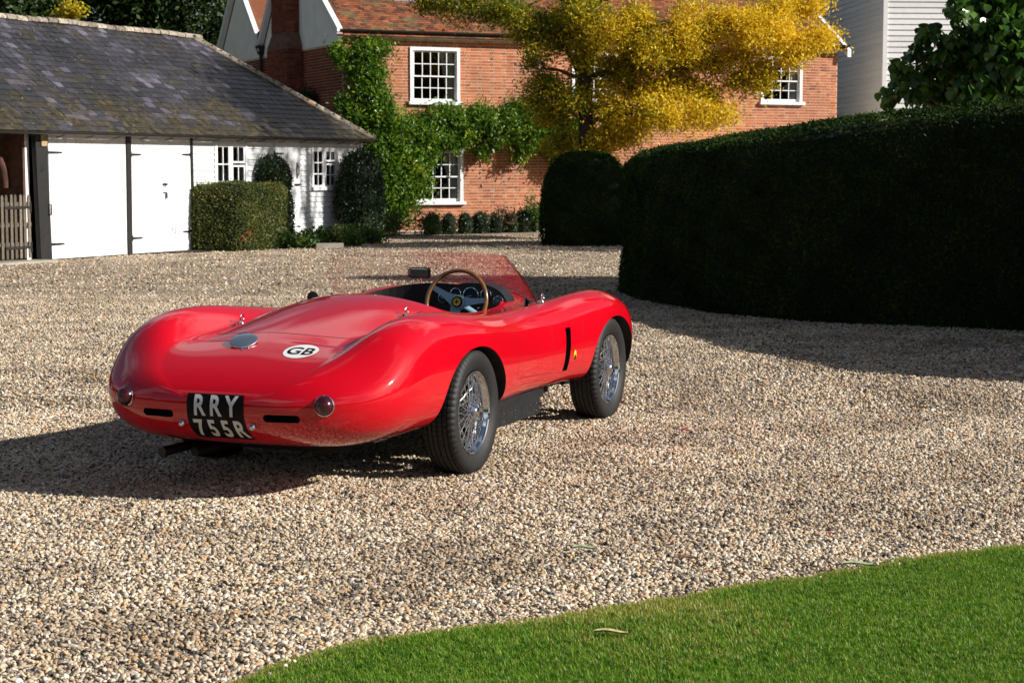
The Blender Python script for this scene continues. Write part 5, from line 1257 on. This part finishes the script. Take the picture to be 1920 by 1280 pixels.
# seams
def seam(name, pts, fn, w=.0028, off=.0008, mat=None):
    q = MB(); vs = []
    for i, (u, v) in enumerate(pts):
        a = pts[max(0, i-1)]; b_ = pts[min(len(pts)-1, i+1)]; t = Vector((b_[0]-a[0], b_[1]-a[1])).normalized(); nn = Vector((-t.y, t.x))*w
        vs += [fn(u+nn.x, v+nn.y, off), fn(u-nn.x, v-nn.y, off)]
    q.add(vs, [(2*i, 2*i+1, 2*i+3, 2*i+2) for i in range(len(pts)-1)]); return q.build(name, mat or M['black'], CAR, smooth=180)
seam('lid_seam', [(u, -.70+.10*(abs(u)/.42)**2.6) for u in np.linspace(-.41, .41, 30)], f_top, .0022)
for s_ in (-1, 1): seam('lid_seam', [(s_*(.41+.02*math.sin(t*3)), -.60+t*.85) for t in np.linspace(0, 1, 24)], f_top, .0025)
seam('door_seam', [(.62+.02*t, .45+.29*t) for t in np.linspace(0, 1, 10)], f_side, .0012); seam('door_seam', [(1.28+.01*t, .42+.32*t) for t in np.linspace(0, 1, 10)], f_side, .0012)
seam('door_seam', [(.62+.66*t, .45-.03*t) for t in np.linspace(0, 1, 14)], f_side, .0012)
seam('panel_seam', [(1.78+.0*t, .32+.38*t) for t in np.linspace(0, 1, 10)], f_side, .001)
# lamps, bullets, filler
def align(o, p, n_): o.location = p; o.rotation_euler = n_.to_track_quat('Z', 'Y').to_euler()
for s_ in (-1, 1):
    h_ = hitx(.557*s_, .505); n_ = (outn(h_, Vector((1, 0, 0)))+Vector((-1.2, 0, .05))).normalized(); lamp = empty('tail_lamp', h_[0], 0, CAR); align(lamp, h_[0], n_)
    q = MB(); q.lathe([(.030, -.02), (.051, -.012), (.052, .006), (.048, .010), (.046, .008)], 32); q.build('bezel', M['chrome'], lamp, smooth=40)
    q = MB(); q.lathe([(.046, .006), (.044, .018), (.036, .032), (.024, .042), (.010, .047), (.0005, .048)], 32); q.build('lens', M['lens'], lamp, smooth=60)
for y_ in (.205, -.19):
    h_ = hitx(y_, .395); n_ = outn(h_, Vector((1, 0, 0))); b_ = MB(); b_.lathe([(.016, 0), (.018, .006), (.014, .012), (.013, .022), (.007, .029), (.0003, .031)], 16); o = b_.build('plate_light', M['chrome'], CAR, smooth=60); align(o, h_[0], (n_+Vector((-.3, 0, 0))).normalized())
h_ = hitz(-.86, .10); n_ = outn(h_, Vector((0, 0, -1))); fc_ = empty('fuel_filler', h_[0], 0, CAR); align(fc_, h_[0], n_); fc_.rotation_euler.rotate_axis('Z', .6); fc_.scale = (1, 1, .55); fc_.rotation_euler.rotate_axis('X', .16); fc_.location.z += .004
q = MB(); q.lathe([(.062, -.01), (.064, .010), (.070, .013), (.074, .018), (.073, .024), (.064, .028), (.030, .031), (.0005, .032)], 40); q.build('cap', M['alu'], fc_, smooth=40)
q = MB(); q.box(-.012, .012, -.098, -.066, .0, .018); q.tube([(-.012, -.10, .004), (-.018, -.085, .03)], .006, 6); q.tube([(.012, -.10, .004), (.018, -.085, .03)], .006, 6); q.build('catch', M['chrome'], fc_, smooth=50)
q = MB(); q.box(-.022, .022, .066, .085, .0, .024); q.build('hinge', M['chrome'], fc_)
# tonneau rings
def ring(name, x, y, s_=1.):
    h_ = hitz(x, y); n_ = outn(h_, Vector((0, 0, -1))); e_ = empty(name, h_[0], 0, CAR)
    q = MB(); q.lathe([(.001, .004), (.013, .004), (.013, 0), (.006, .012), (.006, .022), (.001, .022)], 12)
    q.tube([(.018*math.cos(t), 0, .040+.018*math.sin(t)) for t in [i*2*math.pi/16 for i in range(16)]], .0042, 6, closed=True); q.tube([(-.05, 0, .012), (-.02, .0, .016), (0, 0, .014)], .005, 6); q.tube([(-.05, 0, 0), (-.05, 0, .022)], .010, 8); q.build('ring', M['chrome'], e_, smooth=60); return e_
ring('bonnet_ring', 1.52, -.665); ring('deck_ring', .02, -.42); ring('deck_ring', -.22, .47)
# badges
sb = disc('wing_badge', lambda u, v, o_: f_side(u, v, o_), 1.632, .492, .020, .034, .002, M['yellow'])
disc('badge_field', lambda u, v, o_: f_side(u, v, o_), 1.632, .478, .014, .018, .003, M['black_flat'], sb, 16)
q = MB();   # windscreen
NUs = 60; NVs = 14; vs = []
def scr(u, v):      # u -1..1 across, v 0..1 up
    a = abs(u); th = u*1.02
    bx_, by_ = 1.30+.62*math.cos(u*math.pi/2)**.8, .655*math.sin(u*math.pi/2)**1 if True else 0
    by_ = -by_; hz = hitz(bx_, max(-.64, min(.64, by_))); bz = hz[0].z+.004 if hz[0] else .85
    tx, ty, tz = 1.04+.42*math.cos(u*math.pi/2)**.9, -.585*math.sin(u*math.pi/2), 1.125-.010*u*u
    k = 1-max(0, a-.80)/.20*.0
    x = bx_+(tx-bx_)*v; y = by_+(ty-by_)*v; z = bz+(tz-bz)*v
    if a > .72: z = bz+(tz-bz)*v*(1-((a-.72)/.28)**2.5*.42)
    x -= .03*math.sin(v*math.pi)*-1
    return Vector((x, y, z))
for j in range(NVs+1):
    for i in range(NUs+1): vs.append(scr(-1+2*i/NUs, j/NVs))
q.add(vs, [(j*(NUs+1)+i, j*(NUs+1)+i+1, (j+1)*(NUs+1)+i+1, (j+1)*(NUs+1)+i) for j in range(NVs) for i in range(NUs)])
ws = q.build('windscreen', M['perspex'], CAR, smooth=180); md = ws.modifiers.new('thick', 'SOLIDIFY'); md.thickness = .003; md.use_rim = False
q = MB(); q.tube([scr(-1+2*i/NUs, 0)+Vector((0, 0, .004)) for i in range(NUs+1)], .006, 6); q.build('screen_trim', M['chrome'], CAR, smooth=60)
for i in range(2, NUs, 3):
    p_ = scr(-1+2*i/NUs, .06); q = MB(); q.lathe([(.0005, .004), (.005, .003), (.006, 0)], 8, 'x', p_+Vector((-.006, 0, 0))); q.build('screen_screw', M['chrome'], CAR)
for s_ in (1, -1):
    p_ = scr(s_*1., .12); q = MB(); q.obox(p_+Vector((-.0, -.006*s_, -.012)), (.035, 0, -.018), (0, .004, 0), (.01, 0, .022)); q.build('screen_bracket', M['chrome'], CAR)
# mirrors
mr_ = empty('rear_view_mirror', (1.50, .155, .99), 0, CAR)
def rbox(w_, h_, d, r_, n=6):
    pts = []
    for (cx, cz, a0) in ((w_/2-r_, h_/2-r_, 0), (-w_/2+r_, h_/2-r_, 90), (-w_/2+r_, -h_/2+r_, 180), (w_/2-r_, -h_/2+r_, 270)):
        for i in range(n+1): a = R(a0+90*i/n); pts.append((cx+r_*math.cos(a), cz+r_*math.sin(a)))
    q = MB(); k = len(pts); q.add([(0, y, z) for y, z in pts]+[(d, y*.85, z*.85) for y, z in pts], [tuple(range(k)), tuple(range(k, 2*k))[::-1]]+[(i, i+k, (i+1) % k+k, (i+1) % k) for i in range(k)]); return q
q = rbox(.155, .068, .03, .018); q.build('mirror_case', M['satin_black'], mr_, smooth=40)
q = rbox(.140, .056, -.002, .014); o = q.build('mirror_glass', simple('mirror', (.35, .35, .37), .04, 1.), mr_, loc=(-.003, 0, 0), rot=(0, -.18, 0))
q = MB(); q.tube([(.02, 0, -.03), (.03, .0, -.07)], .006, 8); q.build('stalk', M['chrome'], mr_, smooth=60)
wm = empty('wing_mirror', (1.02, .665, .855), .2, CAR); q = MB(); q.lathe([(.0005, .035), (.02, .03), (.033, .015), (.036, 0), (.0005, -.002)], 20, 'x'); q.build('mirror_case', M['satin_black'], wm, smooth=50)
q = MB(); q.tube([(.01, 0, -.02), (.02, -.01, -.06)], .007, 8); q.build('stalk', M['satin_black'], wm)
# interior
q = MB(); q.box(.34, 1.75, -.62, .62, .24, .30); q.build('floor', M['black'], CAR)
q = MB();     # instrument binnacle
dx = 1.27; n = 20; yc_ = -.295
prof = [(yc_+.235*math.cos(math.pi*i/n), .80+.150*math.sin(math.pi*i/n)**.8) for i in range(n+1)]+[(yc_-.235, .70), (yc_+.235, .70)]
k = len(prof); q.add([(dx, y, z) for y, z in prof]+[(dx+.14, y, z) for y, z in prof], [tuple(range(k)), tuple(range(k, 2*k))[::-1]]+[(i, i+k, (i+1) % k+k, (i+1) % k) for i in range(k)])
dash = q.build('instrument_panel', M['satin_black'], CAR)
q = MB(); q.box(dx+.02, dx+.06, -.60, .60, .66, .80); q.build('dashboard', M['paint'], CAR)
for (y, z, r_) in ((-.295, .872, .053), (-.195, .882, .036), (-.395, .880, .036), (-.112, .852, .034), (-.476, .842, .034)):
    g_e = empty('gauge', (dx-.001, y, z), 0, dash)
    q = MB(); q.lathe([(r_*.86, -.003), (r_*.9, -.014), (r_, -.012), (r_*1.02, 0)], 28, 'x'); q.build('bezel', M['chrome'], g_e, smooth=50)
    q = MB(); q.lathe([(.0004, -.005), (r_*.88, -.005)], 28, 'x'); q.build('dial', M['gauge'], g_e)
    q = MB(); a = random.uniform(-2, 2); q.obox((-.007, r_*.3*math.cos(a), r_*.3*math.sin(a)), (.0005, 0, 0), (0, r_*.35*math.cos(a), r_*.35*math.sin(a)), (0, -.0012*math.sin(a), .0012*math.cos(a))); q.build('needle', M['white_flat'], g_e)
for (y, z) in ((-.23, .80), (-.26, .795), (-.30, .79), (-.345, .795), (.02, .745), (-.03, .735), (.0, .70)):
    q = MB(); q.lathe([(.008, 0), (.008, -.010), (.0004, -.013)], 12, 'x', (dx if y < -.1 else dx+.02, y, z)); q.build('switch', M['chrome'], CAR, smooth=50)
# steering wheel
sw = empty('steering_wheel', (.885, -.355, .862), 0, CAR); sw.rotation_euler = (0, R(17), 0)
q = MB(); q.tube([(0, .19*math.cos(t), .19*math.sin(t)) for t in [i*2*math.pi/64 for i in range(64)]], .0125, 12, closed=True); q.build('rim', M['wood_rim'], sw, smooth=180)
for i in range(28):
    t = i*2*math.pi/28; q = MB(); q.lathe([(.0004, -.0015), (.0028, 0)], 6, 'x', (-.0118, .19*math.cos(t), .19*math.sin(t)))
    q.build('rivet', M['chrome'], sw)
for a in (R(176), R(285), R(28)):
    q = MB(); c_, s_ = math.cos(a), math.sin(a); pts = [(.03, .035), (.09, .020), (.185, .014)]
    vs = []
    for x_ in (-.002, .003):
        for (rr, hw) in pts: dxx = .03*(1-rr/.19); vs += [(x_+dxx, rr*c_-hw*s_, rr*s_+hw*c_), (x_+dxx, rr*c_+hw*s_, rr*s_-hw*c_)]
    f_ = []
    for b0 in (0, 6): f_ += [(b0, b0+1, b0+3, b0+2), (b0+2, b0+3, b0+5, b0+4)]
    f_ += [(0, 2, 8, 6), (2, 4, 10, 8), (1, 7, 9, 3), (3, 9, 11, 5), (4, 5, 11, 10)]
    q.add(vs, f_); q.build('spoke', M['steel_blue'], sw)
q = MB(); q.lathe([(.0005, .012), (.040, .014), (.046, .022), (.046, .034), (.02, .05), (.018, .30)], 32, 'x'); q.build('hub', M['steel_blue'], sw, smooth=40)
q = MB(); q.lathe([(.0005, .004), (.024, .006), (.026, .012)], 28, 'x'); hb = q.build('horn_button', M['yellow'], sw, smooth=50)
q = MB(); q.lathe([(.0265, .003), (.033, .004), (.034, .013)], 28, 'x'); q.build('button_ring', M['black_flat'], sw, smooth=40)
horse = [(-.004, -.016), (.000, -.009), (-.006, -.004), (-.012, -.008), (-.013, -.005), (-.006, .001), (-.004, .007), (-.008, .010), (-.006, .013), (-.001, .012), (.002, .015), (.003, .011), (.001, .007), (.003, .003), (.008, .004), (.012, .009), (.0135, .008), (.009, .001), (.006, -.002), (.007, -.007), (.003, -.014), (.0015, -.014), (.004, -.007), (.001, -.006)]
q = MB(); q.add([(.0022, -y, z) for y, z in horse], [tuple(range(len(horse)))]); q.build('emblem', M['black_flat'], hb)
# seats
for y in (-.33, .33):
    st = empty('seat', (0.62, y, .30), 0, CAR)
    q = MB(); q.box(-.05, .42, -.20, .20, 0, .12); q.build('cushion', M['leather'], st)
    q = MB(); q.hexa([(-.12, -.21, .08), (-.0, -.21, .08), (-.0, .21, .08), (-.12, .21, .08), (-.24, -.17, .46), (-.16, -.17, .46), (-.16, .17, .46), (-.24, .17, .46)]); q.build('backrest', M['leather'], st)
# under body
q = MB(); q.box(-.55, 2.7, -.48, .48, .22, .30); q.box(-.55, -.2, -.3, .3, .16, .21); q.build('chassis', M['black'], CAR)
q = MB(); q.hexa([(.42, -.76, .175), (1.22, -.76, .175), (1.22, -.60, .175), (.42, -.60, .175), (.42, -.74, .32), (1.26, -.74, .32), (1.26, -.60, .32), (.42, -.60, .32)]); q.box(1.20, 1.45, -.70, -.58, .25, .32); sx_ = q.build('side_box', M['satin_black'], CAR)
for x_ in (.62, .80, 1.05, 1.16):
    for z_ in (.20, .245): q = MB(); q.lathe([(.0004, -.006), (.0035, -.004), (.0035, 0)], 8, 'y', (x_, -.757, z_)); q.build('rivet', M['chrome'], sx_)
q = MB(); q.tube([(-.2, .40, .22), (-.8, .46, .20), (-1.02, .50, .19)], .027, 14); q.tube([(-.2, .31, .20), (-.75, .35, .19), (-.90, .38, .18)], .025, 14); q.build('exhaust_pipe', M['satin_black'], CAR, smooth=60)
# ------------------------------------------------------------------ wheels
RT_ = .338; TW = .102
def tyre_mesh():
    q = MB()
    half = [(.222, .062), (.232, .075), (.250, .088), (.275, .097), (.297, .098), (.312, .095), (.322, .090), (.330, .083)]
    tread = [(.3345, .076), (.337, .062), (.3375, .060), (.3295, .059), (.3295, .054), (.3378, .053), (.3385, .034), (.331, .033), (.331, .028), (.3387, .027), (.339, .006), (.3315, .005), (.3315, -.005), (.339, -.006), (.3387, -.027), (.331, -.028), (.331, -.033), (.3385, -.034), (.3378, -.053), (.3295, -.054), (.3295, -.059), (.3375, -.060), (.337, -.062), (.3345, -.076)]
    prof = [(.215, .05)]+half+tread+[(r_, -h_) for r_, h_ in half[::-1]]+[(.215, -.05)]
    n = 240
    def wob_(i, k, r_, h_):
        a = abs(h_)
        if r_ > .320 and a > .05 and a < .095 and (k+(2 if h_ > 0 else 0)) % 4 == 0: return r_-.005, h_*.985
        if r_ > .335 and a <= .05 and k % 3 == 0: return r_-.0028, h_
        return r_, h_
    q.lathe(prof, n, 'y', wob=wob_); return q.mesh('tyre', 32)
tm = tyre_mesh(); tm.materials.append(M['rubber'])
q = MB()
q.lathe([(.224, -.064), (.228, -.070), (.228, -.076), (.222, -.078), (.216, -.074), (.214, -.064), (.206, -.056), (.203, -.040), (.203, -.020), (.192, -.012), (.190, .02), (.200, .03), (.203, .060), (.216, .066), (.226, .076), (.226, .062), (.205, .045), (.195, .0), (.208, -.045), (.224, -.064)], 72, 'y'); rim_me = q.mesh('rim', 35); rim_me.materials.append(M['chrome'])
q = MB(); q.lathe([(.030, .06), (.052, .05), (.052, .02), (.036, .01), (.033, -.045), (.046, -.052), (.046, -.062), (.036, -.066)], 32, 'y'); hub_me = q.mesh('hub', 35); hub_me.materials.append(M['chrome'])
q = MB(); q.lathe([(.042, -.062), (.044, -.074), (.036, -.084), (.028, -.096), (.020, -.101), (.0004, -.102)], 32, 'y')
for i in range(2):
    a = R(20+180*i); c_, s_ = math.cos(a), math.sin(a)
    q.hexa([(.03*c_-.014*s_, -.072, .03*s_+.014*c_), (.03*c_+.014*s_, -.072, .03*s_-.014*c_), (.066*c_+.009*s_, -.088, .066*s_-.009*c_), (.066*c_-.009*s_, -.088, .066*s_+.009*c_),
            (.03*c_-.014*s_, -.086, .03*s_+.014*c_), (.03*c_+.014*s_, -.086, .03*s_-.014*c_), (.066*c_+.009*s_, -.097, .066*s_-.009*c_), (.066*c_-.009*s_, -.097, .066*s_+.009*c_)])
knock_me = q.mesh('knock_off_nut', 40); knock_me.materials.append(M['chrome'])
def spoke_mesh(r0, h0, r1, h1, tw_):
    q = MB(); a = tw_; q.tube([(r0, h0, 0), (r1*math.cos(a), h1, r1*math.sin(a))], .0031, 5, cap=False); me = q.mesh('wire_spoke', 180); me.materials.append(M['chrome']); return me
sp_me = [spoke_mesh(.045, -.056, .204, -.030, .42), spoke_mesh(.045, -.056, .204, -.030, -.42), spoke_mesh(.050, .035, .193, -.008, .22), spoke_mesh(.050, .035, .193, -.008, -.22)]
q = MB(); q.lathe([(.05, .045), (.17, .045), (.17, .075), (.05, .075)], 32, 'y'); drum_me = q.mesh('brake_drum', 40); drum_me.materials.append(M['satin_black'])
def wheel(x, y, rz, steer=0., spokes=True):
    w_ = empty('wheel', (x, y, RT_-.003), rz+steer, CAR); w_.rotation_euler = (0, 0, rz+steer)
    link('tyre', tm, w_, rot=(0, random.uniform(0, 6), 0)); link('rim', rim_me, w_); link('hub', hub_me, w_); link('knock_off_nut', knock_me, w_, rot=(0, random.uniform(0, 3), 0)); link('brake_drum', drum_me, w_)
    for fam in range(4):
        n = 16
        for i in range(n): link('wire_spoke', sp_me[fam], w_, rot=(0, 2*math.pi*(i+.25*fam)/n, 0))
    return w_
TR = .752
wheel(0, -TR, 0); wheel(2.36, -TR, 0); wheel(0, TR, math.pi); wheel(2.36, TR, math.pi)
q = MB(); q.tube([(0, -.65, .335), (0, .65, .335)], .035, 12); q.tube([(2.36, -.62, .31), (2.36, .62, .31)], .025, 12); q.tube([(1.9, -.66, .285), (2.3, -.66, .27)], .018, 8); q.build('axles', M['satin_black'], CAR, smooth=60)
